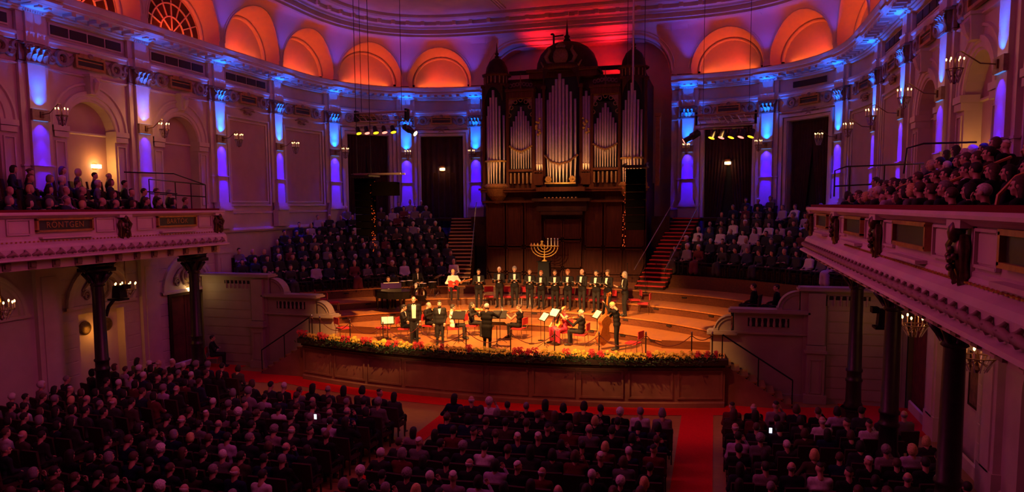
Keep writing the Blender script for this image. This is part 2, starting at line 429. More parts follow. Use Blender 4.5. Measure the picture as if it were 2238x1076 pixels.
# ---- frieze ornaments of a bay: name cartouche and scrolls (the lettering is too small to read)
def cart_mesh():
    m = MB(); m.mat(1); m.box((0, .06, 11.88), (1.06, .05, .28)); m.mat(0); m.box((0, .08, 11.93), (1.06, .06, .035))
    m.mat(0)
    for z, h in ((12.06, .09), (11.70, .09)): m.box((0, .08, z), (1.22, .12, h))
    for x in (-.58, .58): m.box((x, .08, 11.88), (.09, .12, .30))
    m.box((0, .09, 12.14), (.9, .08, .06)); m.mat(2); m.ball((0, .12, 12.12), (.12, .08, .1), 8, 4)
    return m.mesh('cartouche', [MT['gilt'], MT['plate_dark'], MT['relief']])
def scroll_mesh():
    m = MB()
    for sx in (-1, 1):
        c = Vector((sx*1.12, .03, 11.86))
        m.tube([c+Vector((math.cos(t)*.2, .05, math.sin(t)*.2)) for t in np.linspace(0, 2*PI, 13)[:-1]], .085, 5, closed=True)
        m.ball(c, (.09, .1, .09), 6, 4)
        for q in range(2):
            c2 = Vector((sx*(1.48+.2*q), .02, 11.86+(.07 if q else -.07)))
            m.tube([c2+Vector((sx*math.cos(t)*(.16-.015*t), 0, math.sin(t)*(.16-.015*t)*(1 if q else -1))) for t in np.linspace(0, 8, 14)], .075, 5)
        m.tube([(sx*.66, .03, 11.98), (sx*.76, .05, 11.84), (sx*.84, .03, 11.72), (sx*.92, .02, 11.66)], [.08, .11, .09, .05], 5)
    return m.mesh('scroll_ornament', MT['relief'])
def key_mesh():
    m = MB(); m.box((0, .05, 11.12), (.34, .34, .62), top=1.25); m.box((0, .12, 11.45), (.5, .34, .08))
    m.tube([(0, .2, 11.35), (0, .32, 11.2), (0, .26, 11.0), (0, .2, 10.86)], [.08, .12, .1, .04], 6); return m.mesh('keystone', MT['plaster_trim'])
def drop_mesh():
    m = MB()
    m.ball((0, .05, 11.36), (.24, .1, .14), 8, 5)
    for sx in (-1, 1):
        m.tube([(0, .06, 11.4), (sx*.3, .08, 11.42), (sx*.52, .05, 11.34)], [.1, .07, .03], 5)
        m.tube([(0, .06, 11.3), (sx*.16, .08, 11.2), (sx*.3, .05, 11.22)], [.09, .06, .03], 5)
    return m.mesh('swag', MT['relief'])
def grille_mesh():
    m = MB(); m.mat(0); m.box((0, -.235, 12.75), (3.0, .06, .42)); m.mat(1)
    for q in range(4): m.box((-1.12+.745*q, -.19, 12.75), (.66, .04, .30))
    return m.mesh('vent_grille', [MT['plaster_trim'], MT['grille']])
CART, SCRO, KEY, DROP, GRIL = cart_mesh(), scroll_mesh(), key_mesh(), drop_mesh(), grille_mesh()
DOORS = {}
for sg in (-1, 1):
    nd = 0
    for j, a, b, sc, k, low, up in BAYS[sg]:
        w = WALL[sg]
        if k is None or b < 12: continue
        P0, rz = WP(sg, sc, -.22), wall_rz(sg, sc)
        ob('cartouche', CART, w, P0, rz); ob('scroll_ornament', SCRO, w, P0, rz)
        if k in ('arch', 'panel') and not (k == 'panel' and j == NP-3 and False):
            if j < NP-3 or sg < 0 and j < NP-3: ob('vent_grille', GRIL, w, WP(sg, sc, 0), rz)
        if sg > 0 and j == NP-2-0 and k == 'door':
            m = MB(); sweep(m, sg, [(-.24, 12.58), (-.2, 12.6), (-.2, 12.86), (-.24, 12.88)], sc-1.0, sc+1.0); m.build('vent_slot', MT['grille'], w)
        if k == 'arch':
            m = MB(); open_back(m, sg, up); m.build('niche_back', MT['panel_cloth'], w)
            m = MB()
            arch_mould(m, sg, sc, 9.6, 1.02, [(0, -.27), (.02, -.2), (.14, -.2), (.16, -.16), (.30, -.16), (.32, -.25)])
            arch_mould(m, sg, sc, 9.6, 1.50, [(0, -.25), (.03, -.19), (.10, -.19), (.13, -.25)])
            m.build('archivolt', MT['plaster_trim'], w)
            ob('keystone', KEY, w, WP(sg, sc, -.2), rz)
            for sd in (-1, 1):
                m = MB()
                for i1, z0, z1, x0, x1 in ((-.13, 9.42, 9.62, .98, 1.60), (-.16, 9.22, 9.42, 1.0, 1.56)):
                    sweep(m, sg, [(-.3, z0), (i1, z0+.01), (i1, z1-.01), (-.3, z1)], sc+sd*x0, sc+sd*x1)
                    m.grid([[WP(sg, sc+sd*x0, i, z) for i in (-.6, i1)] for z in (z0, z1)])
                m.build('impost', MT['plaster_trim'], w)
                m = MB(); frame_rect(m, sg, sc+sd*1.30, .2, 6.9, 9.1, .05, -.25, -.2); m.build('panel_moulding', MT['plaster_trim'], w)
            m = MB(); sweep(m, sg, [(-.67, 9.42), (-.60, 9.45), (-.60, 9.5), (-.67, 9.53)], sc-1.02, sc+1.02); m.build('niche_string', MT['plaster_trim'], w)
        elif k == 'panel':
            hw = (b-a)/2-.62
            m = MB(); sweep(m, sg, [(-.245, 7.1), (-.235, 7.1), (-.235, 10.8), (-.245, 10.8)], sc-hw+.26, sc+hw-.26); m.build('wall_panel', MT['panel_cloth'], w)
            m = MB(); frame_rect(m, sg, sc, hw, 6.86, 11.02, .10, -.25, -.14); frame_rect(m, sg, sc, hw-.16, 7.02, 10.86, .09, -.25, -.18); m.build('panel_moulding', MT['plaster_trim'], w)
            ob('swag', DROP, w, P0, rz)
        else:
            nd += 1
            m = MB(); frame_rect(m, sg, sc, 1.62, 5.0, 11.3, .16, -.25, -.1); frame_rect(m, sg, sc, 1.42, 5.0, 11.12, .16, -.25, -.16); m.build('door_surround', MT['plaster_trim'], w)
            ob('swag', DROP, w, P0, rz)
            d = thing('door_curtain', 'dark red curtain hanging in the %s doorway %s of the organ' % (ORD[1-(nd-1)] if True else '', SIDE[sg]), 'curtain', WP(sg, sc, -.5), rz)
            DOORS[(sg, nd)] = (d, sc)
            n = 40
            def cur(x0, x1, zt, zb, y0, pinch=0.0):
                rows = []
                for z in np.linspace(zt, zb, 9):
                    f = (zt-z)/(zt-zb)
                    row = []
                    for t in np.linspace(0, 1, n):
                        x = x0+(x1-x0)*t
                        if pinch: x = x0+(x1-x0)*t*(1-pinch*max(0, f-.15))
                        row.append((x, y0+.05*math.sin(t*44)*(.6+.4*f), z))
                    rows.append(row)
                return MB().grid(rows)
            if nd == 2 and sg > 0 or nd == 1:
                cur(-1.23, .05, 10.95, 5.5, .06, .45).build('drape', MT['curtain'], d, True)
                cur(1.23, -.05, 10.95, 5.5, .06, .45).build('drape', MT['curtain'], d, True)
                MB().box((0, -.1, 8.5), (2.5, .04, 4.9)).build('backing', MT['dark_void'], d)
            else:
                cur(-1.23, 1.23, 10.95, 5.5, .06).build('drape', MT['curtain'], d, True)
                MB().box((0, .05, 7.5), (1.5, .05, 2.6)).build('door_leaf', MT['organ_dark'], d)
            MB().box((0, .06, 10.9), (2.46, .1, .1)).build('pelmet', MT['organ_dark'], d)

# ---- lunettes and cove above the cornice
ZC0, ZC1, IC = 13.80, 16.35, 1.15
def cove_i(z):
    t = min(1, max(0, (z-13.95)/(ZC1-13.95))); return .26+(IC-.26)*(1-math.sqrt(max(0, 1-t*t)))
RO, RI, ZL = 2.02, 1.74, 13.97
nwin = 0
for sg in (-1, 1):
    for j, a, b, sc, k, low, up in BAYS[sg]:
        if k is None or b < 12: continue
        hb = (b-a)/2; ro, ri = min(RO, hb-.16), min(RI, hb-.44)
        C = MB()
        ts = np.linspace(0, PI/2, 13)
        rows = [(ZC0, ro)]+[(14.02+ro*math.sin(t), ro*math.cos(t)) for t in ts]
        rows += [(z, 0.0) for z in np.linspace(rows[-1][0], ZC1, 4)[1:]] if rows[-1][0] < ZC1-.02 else [(ZC1, 0.0)]
        for sd in (-1, 1):
            e = a if sd < 0 else b
            C.grid([[WP(sg, s, cove_i(z), z) for s in np.linspace(e, sc+sd*wd, 4)] for z, wd in rows])
        C.build('cove_vault', MT['lunette'], WALL[sg], True)
        V = MB()
        tt = np.linspace(0, PI, 25)
        V.grid([[WP(sg, sc+f_[0]*math.cos(t), cove_i(14.02+ro*math.sin(t))*f_[1]-.35*(1-f_[1]), f_[2]+f_[0]*math.sin(t)) for f_ in ((ro, 1, 14.02), ((ro+ri)/2, .5, 14.0), (ri, 0, ZL))] for t in tt])
        for sd in (-1, 1): V.grid([[WP(sg, sc+sd*ro, cove_i(14.02), z), WP(sg, sc+sd*ri, -.35, z)] for z in (ZC0, 14.02)])
        V.build('lunette_soffit', MT['lunette'], WALL[sg], True)
        m = MB(); arch_mould(m, sg, sc, ZL, ri, [(0, -.37), (-.02, -.28), (-.10, -.28), (-.13, -.36), (-.13, -.47)], n=24)
        m.tube([WP(sg, sc+(ro+.03)*math.cos(t), cove_i(14.02+ro*math.sin(t))+.005, 14.02+(ro+.03)*math.sin(t)) for t in np.linspace(0, PI, 25)], .035, 5)
        m.tube([WP(sg, sc+(ro+.15)*math.cos(t), cove_i(14.02+(ro+.1)*math.sin(t))+.005, 14.02+(ro+.15)*math.sin(t)) for t in np.linspace(.05, PI-.05, 25)], .02, 4)
        arch_mould(m, sg, sc, 14.02, ro, [(-.02, cove_i(15.2)-.02), (.0, cove_i(15.2))], n=2) if False else None
        m.build('lunette_moulding', MT['lunette'], WALL[sg], True)
        rb = ri-.12
        win = (j in (2, 3, 4)) if sg < 0 else (j in (2, 3, 4))
        if not win:
            m = MB(); m.grid([[WP(sg, sc-rb*math.cos(t), -.45, z) for z in (ZC0, ZL+rb*math.sin(t))] for t in np.linspace(0, PI, 25)]); m.build('lunette_panel', MT['lunette'], WALL[sg])
        else:
            nwin += 1
            F = MB()
            for r in (rb*.40, rb*.72, rb*.98): F.tube([WP(sg, sc-r*math.cos(t), -.42, ZL+r*math.sin(t)) for t in np.linspace(0, PI, 21)], .035, 4)
            nsp = 8
            for q in range(nsp+1):
                t = PI*q/nsp; F.tube([WP(sg, sc-r*math.cos(t), -.42, ZL+r*math.sin(t)) for r in (.1 if q in (0, nsp) else rb*.4 if q % 2 else .1, rb)], .03, 4)
            wn = struct(F.build('window_%d' % nwin, MT['muntin']), 'fan-shaped lunette window with radiating bars, %s bay of the %s wall from the organ corner' % (ORD[NP-1-j], SIDE[sg]))
            for q in range(nsp):
                for r0, r1 in ((0.05, rb*.4), (rb*.4, rb*.72), (rb*.72, rb)):
                    g = MB(); g.grid([[WP(sg, sc-r*math.cos(t), -.45, ZL+r*math.sin(t)) for r in (r0, r1)] for t in np.linspace(PI*q/nsp, PI*(q+1)/nsp, 3)]); g.build('pane', MT['glass_dark'], wn)

# ---- ceiling: moulded ring and flat field
RING = [(IC-.02, ZC1), (IC+.02, 16.36), (IC+.10, 16.40), (IC+.10, 16.52), (IC+.2, 16.56), (IC+.2, 16.78), (IC+.32, 16.80), (IC+.36, 16.9), (IC+.5, 16.96), (IC+.5, 17.14), (IC+.9, 17.18), (IC+1.0, 17.26), (IC+1.0, 17.4)]
m = MB()
for sg in (-1, 1):
    sweep(m, sg, RING, 6, float(CS[-1]), .4)
cl = m
xs = [WP(1, s, IC+1.0) for s in ssub(6, float(CS[-1]), .6)]
cl.grid([[(x, y, 17.4), (-x, y, 17.4)] for x, y, _ in xs])
cl.add([(-14.2, 6, 17.4), (14.2, 6, 17.4), (14.2, -4, 17.4), (-14.2, -4, 17.4)], [(0, 1, 2, 3)])
ceil = struct(cl.build('ceiling', MT['plaster']), 'flat plaster ceiling with a deep moulded border following the rounded wall')
bk = MB(); bk.box((0, .5+IC, 17.05), (.2, .3, .2)); bk.box((0, .42+IC, 17.12), (.26, .2, .06)); BRK = bk.mesh('bracket', MT['plaster_trim'])
for sg in (-1, 1):
    for s in np.arange(26.2, float(CS[-1]), 1.1): ob('bracket', BRK, ceil, WP(sg, s, 0), wall_rz(sg, s))
for x, y, ln in ((-3.6, 37.6, 1), (3.6, 37.6, 1)):
    m = MB()
    for dx in (-.16, 0, .16): m.tube([(x+dx, y, 17.38), (x+dx*1.0-.0, y-16, 17.38)], .07, 4)
    m.build('ceiling_rib', MT['plaster_trim'], ceil)
m = MB()
for dy in (-.16, 0, .16): m.tube([(-10, 30.5+dy, 17.38), (10, 30.5+dy, 17.38)], .07, 4)
m.build('ceiling_rib', MT['plaster_trim'], ceil)

# ---- organ niche in the middle of the back wall
NB, NX, NZ, NT = 41.6, 5.2, 14.0, 15.95
prof = [(NX, 0), (NX, NZ)]+[(NX-2.0+2.0*math.cos(t), NZ+(NT-NZ)*math.sin(t)) for t in np.linspace(0, PI/2, 9)[1:]]
outl = [(-x, z) for x, z in prof]+[(x, z) for x, z in prof[::-1]]
m = MB()
m.grid([[(x, y, z) for y in (40.45, NB)] for x, z in outl])
m.add([(-NX-.2, NB, 0), (NX+.2, NB, 0), (NX+.2, NB, 16.2), (-NX-.2, NB, 16.2)], [(0, 1, 2, 3)])
def niche_y(z): return 40.2-cove_i(z)
m.grid([[(x, 40.45, z), (x, niche_y(z), z)] for x, z in outl[1:-1]])
top = [(x, z) for x, z in outl if z >= NZ-.01]
m.grid([[(x, niche_y(zz), zz) for zz in np.linspace(z, ZC1, 7)] for x, z in top])
for sx in (-1, 1):
    m.grid([[WP(sx, s_, cove_i(z), z) for s_ in ssub(PIL[-1], S_END, .2)] for z in np.linspace(ZC0, ZC1, 10)])
    m.grid([[(sx*NX, 40.45, z), (sx*NX, niche_y(z), z)] for z in np.linspace(ZC0, NZ, 3)])
wb = struct(m.build('wall_back', MT['lunette']), 'niche wall behind the organ with a flat basket arch over it')
m = MB()
m.tube([(x, niche_y(z)-.01, z+.02) for x, z in top], .05, 6)
m.tube([(x*1.03, niche_y(min(z+.14, ZC1))-.01, z+.15) for x, z in top], .03, 6)
m.tube([(x*.985, 40.4, z-.05) for x, z in top], .05, 6)
m.build('niche_moulding', MT['lunette'], wb)
# ------------------------------------------------------------------ floor, carpets
m = MB(); m.add([(-14.3, -4, 0), (14.3, -4, 0), (14.3, 42, 0), (-14.3, 42, 0)], [(0, 1, 2, 3)])
floor = struct(m.build('floor', MT['floor_wood']), 'wooden hall floor between the seating blocks')
def front_y(x): return 23.05+.0195*x*x            # the gently bowed stage front
m = MB()
xs = np.linspace(-8.6, 8.6, 30)
m.grid([[(x, front_y(x)-.9, .012) for x in xs], [(x, front_y(x)+.2, .012) for x in xs]])
m.grid([[(-13.8, 23.0, .012), (-8.6, 23.4, .012)], [(-13.8, 24.9, .012), (-8.6, 24.9, .012)]])
m.grid([[(8.6, 22.8, .012), (13.8, 22.6, .012)], [(8.6, 24.6, .012), (13.8, 25.6, .012)]])
m.grid([[(6.66, 4, .014), (7.64, 4, .014)], [(6.66, 23.9, .014), (7.64, 23.9, .014)]])
m.grid([[(-.92, 4, .014), (-.44, 4, .014)], [(-.92, 22.6, .014), (-.44, 22.6, .014)]])
m.grid([[(-7.64, 4, .014), (-6.66, 4, .014)], [(-7.64, 22.6, .014), (-6.66, 22.6, .014)]])
m.build('carpet_runner', MT['carpet'], floor)
m = MB(); m.box((12.8, 24.2, .012), (2.2, 3.0, .02)); m.box((-12.8, 24.4, .012), (2.2, 3.0, .02)); m.build('side_carpet', MT['carpet'], floor)

# ------------------------------------------------------------------ lower walls under the balconies
LPM = {}
m = MB(); m.box((0, .08, 2.45), (.9, .16, 4.7)); m.box((0, .10, .35), (1.0, .2, .7)); m.box((0, .1, 4.85), (1.02, .22, .2)); m.box((0, .13, 2.6), (.55, .14, 3.9)); LPM['lower_pilaster'] = m.mesh('lower_pilaster', MT['plaster_trim'])
for sg in (-1, 1):
    w = WALL[sg]
    for s in PIL[:5]: ob('lower_pilaster', LPM['lower_pilaster'], w, WP(sg, s, -.25), wall_rz(sg, s))
    m = MB(); sweep(m, sg, [(-.25, 0), (-.2, 0), (-.2, .32), (-.25, .36)], 0, 25.5); m.build('plinth', MT['plaster_trim'], w)
    for j, a, b, sc, k, low, up in BAYS[sg]:
        if b > 27.3 or b < 12: continue
        m = MB()
        arch_mould(m, sg, sc, 3.36, 1.22, [(0, -.25), (.02, -.17), (.12, -.17), (.14, -.13), (.26, -.13), (.28, -.25)])
        sweep(m, sg, [(-.25, 3.26), (-.12, 3.28), (-.12, 3.38), (-.25, 3.4)], sc-1.55, sc+1.55)
        m.build('tympanum_moulding', MT['plaster_trim'], w)
        m = MB(); P0 = Vector(WP(sg, sc, -.24)); rz = wall_rz(sg, sc)
        m.tube([(math.cos(t)*.36, .03, 3.95+math.sin(t)*.4) for t in np.linspace(0, 2*PI, 15)[:-1]], .07, 5, closed=True)
        m.ball((0, .04, 3.95), (.22, .1, .26), 8, 5)
        for sx in (-1, 1):
            m.tube([(sx*(.5+.16*math.cos(t)*(1-t/12)+.14), .03, 3.72+.2*math.sin(t)*(1-t/12)) for t in np.linspace(0, 9, 15)], .05, 5)
            m.tube([(sx*.2, .03, 4.35), (sx*.5, .05, 4.2), (sx*.8, .03, 3.9)], [.04, .07, .03], 5)
        m.build('tympanum_relief', MT['relief'], w, loc=P0, rz=rz)
        # block joints of the rusticated lower wall
        if b > 22:
            for z in np.arange(.5, 4.9, .48):
                for x0, x1 in ((a+.5, sc-1.1), (sc+1.1, b-.5)):
                    m = MB(); sweep(m, sg, [(-.255, z), (-.235, z+.015), (-.235, z+.445), (-.255, z+.46)], x0, x1); m.build('wall_block', MT['plaster'], w)
        if low and j == 3:
            m = MB(); open_back(m, sg, low); m.build('recess_back', MT['plaster'], w)
            if sg < 0:
                for dy in (-.47, .47):
                    m = MB(); m.lathe([(.001, 0), (.25, 0), (.25, .06), (.2, .09), (.001, .09)], 20)
                    m.xf(Matrix.Rotation(R_(90), 4, 'Y'))
                    tag(m.build('round_plaque', MT['bronze'], None, True, (WP(-1, sc+dy, 0)[0]-.59, sc+dy, 2.5)), 'dark round wall plaque, the %s one of the pair in the lit recess' % ('nearer' if dy < 0 else 'farther'), 'plaque')
            else:
                p = thing('wall_poster', 'tall framed poster on the right wall under the balcony behind a dark column', 'poster', WP(1, sc, -.55), wall_rz(1, sc))
                MB().box((0, .02, 2.3), (.8, .03, 1.5)).build('print', MT['poster'], p)
                m = MB()
                for d in ((-.43, 0, .06, 1.6), (.43, 0, .06, 1.6)): m.box((d[0], .03, 2.3), (.06, .05, 1.6))
                for z in (1.52, 3.08): m.box((0, .03, z), (.9, .05, .06))
                m.build('frame', MT['organ_dark'], p)
        elif low and j == 4:
            if sg < 0:
                d = struct(ob('door_1', None, None, WP(sg, sc, -.5), rz), 'dark red double door in the left wall below the lit exit lamp')
                for sx in (-1, 1):
                    l = MB().box((sx*.52, 0, 1.57), (1.0, .06, 3.14)).build('door_leaf', MT['curtain_red'], d)
                    m = MB()
                    for z0, z1 in ((.3, 1.3), (1.5, 2.9)): m.box((sx*.52, .04, (z0+z1)/2), (.7, .03, z1-z0))
                    m.build('door_panel', MT['curtain_red'], l)
                m = MB(); frame_rect(m, sg, sc, 1.2, 0, 3.3, .16, -.26, -.17); m.build('door_frame', MT['organ_dark'], w)
            else:
                d = thing('door_curtain', 'deep red curtain drawn across the doorway under the right balcony', 'curtain', WP(sg, sc, -.4), rz)
                rows = [[(-1.0+2.0*t, .05*math.sin(t*50), z) for t in np.linspace(0, 1, 44)] for z in (.05, 1.6, 3.1)]
                MB().grid(rows).build('drape', MT['curtain_red'], d, True)
                MB().tube([(-1.04, 0, 3.12), (1.04, 0, 3.12)], .03, 6).build('rod', MT['brass'], d)
        elif low:
            m = MB(); open_back(m, sg, low); m.build('recess_back', MT['plaster'], w)

# ------------------------------------------------------------------ side balconies
BEND = 22.85
def letters_mb(text, h, mt, parent, mtx):
    cu = bpy.data.curves.new('lettering', 'FONT'); cu.body = text; cu.size = h; cu.align_x = 'CENTER'; cu.align_y = 'CENTER'; cu.extrude = .008; cu.space_character = 1.12
    t = bpy.data.objects.new('tmp', cu); COL.objects.link(t)
    me = bpy.data.meshes.new_from_object(t.evaluated_get(bpy.context.evaluated_depsgraph_get()))
    bpy.data.objects.remove(t); bpy.data.curves.remove(cu)
    me.name = 'lettering'; me.materials.clear(); me.materials.append(mt); me.transform(mtx)
    o = ob('lettering', me, parent); return o
BALC = {}
def fig_mesh():
    """bronze herm: a garlanded shield with a head above and ribbon tails"""
    m = MB()
    m.ball((0, .10, 6.46), (.10, .10, .13), 8, 6); m.ball((0, .03, 6.55), (.17, .05, .08), 8, 4)
    m.lathe([(.03, 5.9), (.11, 6.02), (.17, 6.2), (.17, 6.3), (.10, 6.4)], 9, (0, .04, 0), sy=.6)
    for sx in (-1, 1):
        m.tube([(sx*.14, .06, 6.42), (sx*.22, .08, 6.3), (sx*.17, .06, 6.12), (sx*.2, .05, 5.95), (sx*.12, .04, 5.84)], [.05, .07, .05, .06, .02], 6)
        m.tube([(sx*.08, .05, 6.0), (sx*.1, .06, 5.86), (sx*.06, .04, 5.76)], [.05, .04, .01], 5)
        m.ball((sx*.1, .14, 6.18), .045, 6, 4)
    for z in (6.05, 6.14, 6.25): m.ball((0, .15, z), (.06, .05, .05), 6, 4)
    return m.mesh('bronze_figure', MT['bronze'], True)
FIG = fig_mesh()
lf = MB(); lf.tube([(-.15, .0, 5.55), (0, .055, 5.62), (.15, 0, 5.55)], [.03, .06, .03], 7); lf.tube([(0, .0, 5.70), (0, .06, 5.62), (0, .03, 5.52)], [.02, .05, .02], 7); LEAF = lf.mesh('carved_leaf', MT['relief'], True)
bd = MB(); bd.ball((0, 0, 0), (.035, .03, .022), 5, 3); BEAD = bd.mesh('bead', MT['brass'])
sf = MB(); sf.box((0, -.2, 5.26), (.22, .5, .22)); sf.box((0, .02, 5.28), (.16, .16, .14)); SOF = sf.mesh('bracket', MT['relief'])
names_l = {20.52: 'BARTÓK', 16.09: 'RÖNTGEN'}
for sg in (-1, 1):
    b = thing('balcony', 'long cream side balcony with bronze figures on the %s of the hall' % SIDE[sg], 'balcony', (0, 0, 0))
    BALC[sg] = b
    def pf(X, z, y): return (sg*X, y, z)
    front = [(10.65, 6.70), (10.22, 6.70), (10.20, 6.66), (10.20, 6.62), (10.28, 6.58), (10.34, 6.54), (10.40, 6.53), (10.40, 6.04), (10.37, 6.02), (10.37, 5.97), (10.34, 5.93), (10.34, 5.88), (10.30, 5.85), (10.22, 5.80), (10.18, 5.72), (10.17, 5.50), (10.06, 5.47), (10.05, 5.42), (10.16, 5.39), (10.5, 5.38), (10.5, 5.12), (10.9, 5.10)]
    ys = [-3, BEND]
    m = MB(); m.grid([[pf(X, z, y) for y in ys] for X, z in front])
    m.grid([[pf(X, z, BEND) for X in (x0, 13.8)] for x0, z in front])
    m.build('parapet', MT['cream_balcony'], b)
    m = MB(); m.box((sg*10.48, (BEND-3)/2-.1, 6.735), (.36, BEND+2.8, .07)); m.box((sg*12.1, BEND-.18, 6.735), (3.3, .3, .07)); m.build('velvet_rail', MT['velvet'], b)
    m = MB(); m.add([pf(10.9, 5.10, -3), pf(10.9, 5.10, BEND), pf(13.8, 5.10, BEND), pf(13.8, 5.10, -3)], [(0, 1, 2, 3)])
    for q in range(4):
        z = 5.72+.34*q; x0 = 10.66+.82*q
        m.grid([[pf(x0, z-.34, y), pf(x0, z, y), pf(13.82 if q == 3 else x0+.82, z, y)] for y in (-3, BEND-.05)])
    m.build('balcony_floor', MT['organ_dark'], b)
    for yc in [PIL[k]-BAY/2 for k in ((1, 2, 3) if sg < 0 else (0, 1, 2, 3))]:
        pl = MB(); pl.box((sg*10.375, yc, 6.34), (.05, 1.66, .28)); pl = pl.build('nameplate', MT['plate_dark'], b)
        m = MB()
        for z in (6.505, 6.175): m.box((sg*10.36, yc, z), (.12, 1.86, .06))
        for y in (-.90, .90): m.box((sg*10.36, yc+y, 6.34), (.12, .06, .34))
        m.build('gilt_frame', MT['gilt'], pl)
        key = [v for kk, v in names_l.items() if abs(kk-yc) < .3]
        if sg < 0 and key:
            letters_mb(key[0], .24, MT['gilt'], pl, Matrix.Translation((-10.345, yc, 6.34)) @ Matrix.Rotation(R_(90), 4, 'Z') @ Matrix.Rotation(R_(90), 4, 'X'))
        for sd in (-1, 1):
            c = yc+sd*1.42
            m = MB()
            for z in (6.50, 6.10): m.box((sg*10.38, c, z), (.06, .66, .035))
            for y in (-.33, .33): m.box((sg*10.38, c+y, 6.3), (.06, .035, .42))
            m.box((sg*10.395, c, 6.3), (.03, .56, .32))
            m.build('panel', MT['cream_balcony'], b)
        m = MB(); m.box((sg*10.30, yc, 5.99), (.16, 1.7, .05)); m.build('sill', MT['cream_balcony'], b)
    for s in PIL[1 if sg < 0 else 0:4]:
        o = ob('bronze_figure', FIG, b, (sg*10.37, s-.13, 0), PI/2*sg)
        m = MB(); m.box((sg*10.33, s-.13, 6.56), (.2, .5, .1)); m.box((sg*10.385, s-.36, 6.2), (.05, .04, .7)); m.build('corbel', MT['cream_balcony'], b)
    for y in np.arange(6.0, BEND, .36): ob('carved_leaf', LEAF, b, (sg*10.165, y, 0), PI/2*sg)
    for y in np.arange(7.0, BEND, .13):
        if sg > 0 and y > 17 or sg < 0 and y < 12: continue
        ob('bead', BEAD, b, (sg*10.325, y, 5.9), PI/2)
    for y in np.arange(6.2, BEND, .74): ob('bracket', SOF, b, (sg*10.5, y, 0), PI/2*sg)

# ---- iron columns under the balconies
def column_parts(t):
    MB().lathe([(.36, 0), (.36, .1), (.32, .14), (.32, .62), (.36, .66), (.36, .72)], 8).build('pedestal', MT['iron'], t)
    MB().lathe([(.24, .72), (.27, .8), (.22, .9), (.21, 1.5), (.24, 1.53), (.24, 1.58), (.205, 1.62), (.205, 1.8), (.235, 1.83), (.235, 1.88), (.20, 1.92), (.175, 4.3)], 14).build('shaft', MT['iron'], t, True)
    m = MB(); m.lathe([(.18, 4.28), (.23, 4.32), (.2, 4.38), (.22, 4.5), (.34, 4.72), (.36, 4.76)], 12); m.box((0, 0, 4.82), (.78, .78, .12))
    for q in range(8):
        a = q*PI/4; m.tube([(math.cos(a)*.2, math.sin(a)*.2, 4.4), (math.cos(a)*.28, math.sin(a)*.28, 4.55), (math.cos(a)*.42, math.sin(a)*.42, 4.72), (math.cos(a)*.4, math.sin(a)*.4, 4.66)], [.05, .06, .05, .02], 5)
    m.box((0, 0, 4.96), (.5, .9, .2)); m.build('capital', MT['iron'], t, True)
    m = MB()
    for sx in (-1, 1): m.tube([(0, sx*.2, 4.7), (0, sx*.45, 4.9), (0, sx*.8, 5.05)], [.06, .07, .05], 5)
    m.build('bracket', MT['iron'], t)
for sg in (-1, 1):
    for k, y in enumerate((PIL[3], PIL[2], PIL[1])):
        if sg < 0 and k == 2: continue
        t = thing('iron_column', 'dark cast-iron column under the %s balcony, %s one counted from the stage' % (SIDE[sg], ORD[k]), 'column', (sg*11.65, y, 0))
        column_parts(t)
for sg, y, dy in ((-1, PIL[2], .45), (1, PIL[2], .45)):
    t = thing('loudspeaker', 'black loudspeaker on a bracket fixed to the iron column under the %s balcony' % SIDE[sg], 'loudspeaker', (sg*11.65-sg*.0, y+dy+.35, 3.75))
    MB().box((0, .05, .25), (.34, .3, .4), top=.85).build('cabinet', MT['black'], t)
    MB().box((0, 0, 0), (.5, .42, .06)).tube([(0, -.2, 0), (0, -.42, -.2), (0, -.55, -.5)], .06, 6).build('shelf_bracket', MT['black'], t)
    MB().box((-sg*.22, .1, .42), (.16, .3, .14)).build('spot_can', MT['black'], t)

# ------------------------------------------------------------------ stage
C0 = (0.0, 20.0)
def arc(r, a): return (r*math.sin(a), 20+r*math.cos(a))
def ang_x(r, xmax): return math.asin(min(1, xmax/r))
ST = 1.55
m = MB()
xs = np.linspace(-8.0, 8.0, 33)
yb = 29.2
m.grid([[(x, front_y(x)-.12, ST-.05), (x, front_y(x)-.12, ST), (x, front_y(x), ST), (x, yb, ST)] for x in xs])
stage = struct(m.build('floor', MT['stage_wood']), 'polished wooden concert stage')
m = MB(); m.grid([[(x, front_y(x), z) for z in (0, ST-.04)] for x in xs])
for sx in (-1, 1): m.grid([[(sx*8.0, y, z) for z in (0, ST-.02)] for y in (front_y(8), 27)])
sfront = struct(m.build('wall_stage_front', MT['stage_front']), 'dark panelled front of the stage platform')
px = np.linspace(-8.0, 8.0, 11)
for q in range(10):
    a, b = px[q]+.07, px[q+1]-.07
    m = MB()
    def fy(x, d): return front_y(x)-d
    for (x0, x1, z0, z1) in ((a, a+.07, .3, 1.28), (b-.07, b, .3, 1.28), (a, b, .3, .37), (a, b, 1.21, 1.28)):
        m.grid([[(x, fy(x, d), z) for x in (x0, x1)] for d, z in ((0, z0), (.04, z0), (.04, z1), (0, z1))])
    m.build('panel', MT['stage_front'], sfront)
m = MB(); m.grid([[(x, front_y(x)-d, z) for x in xs] for d, z in ((0, .0), (.05, 0), (.05, .16), (0, .2))]); m.build('skirting', MT['stage_front'], sfront)
m = MB(); m.grid([[(x, front_y(x)-d, z) for x in xs] for d, z in ((0, 1.36), (.1, 1.38), (.1, 1.5), (0, 1.51))]); m.build('nosing', MT['organ_dark'], sfront)

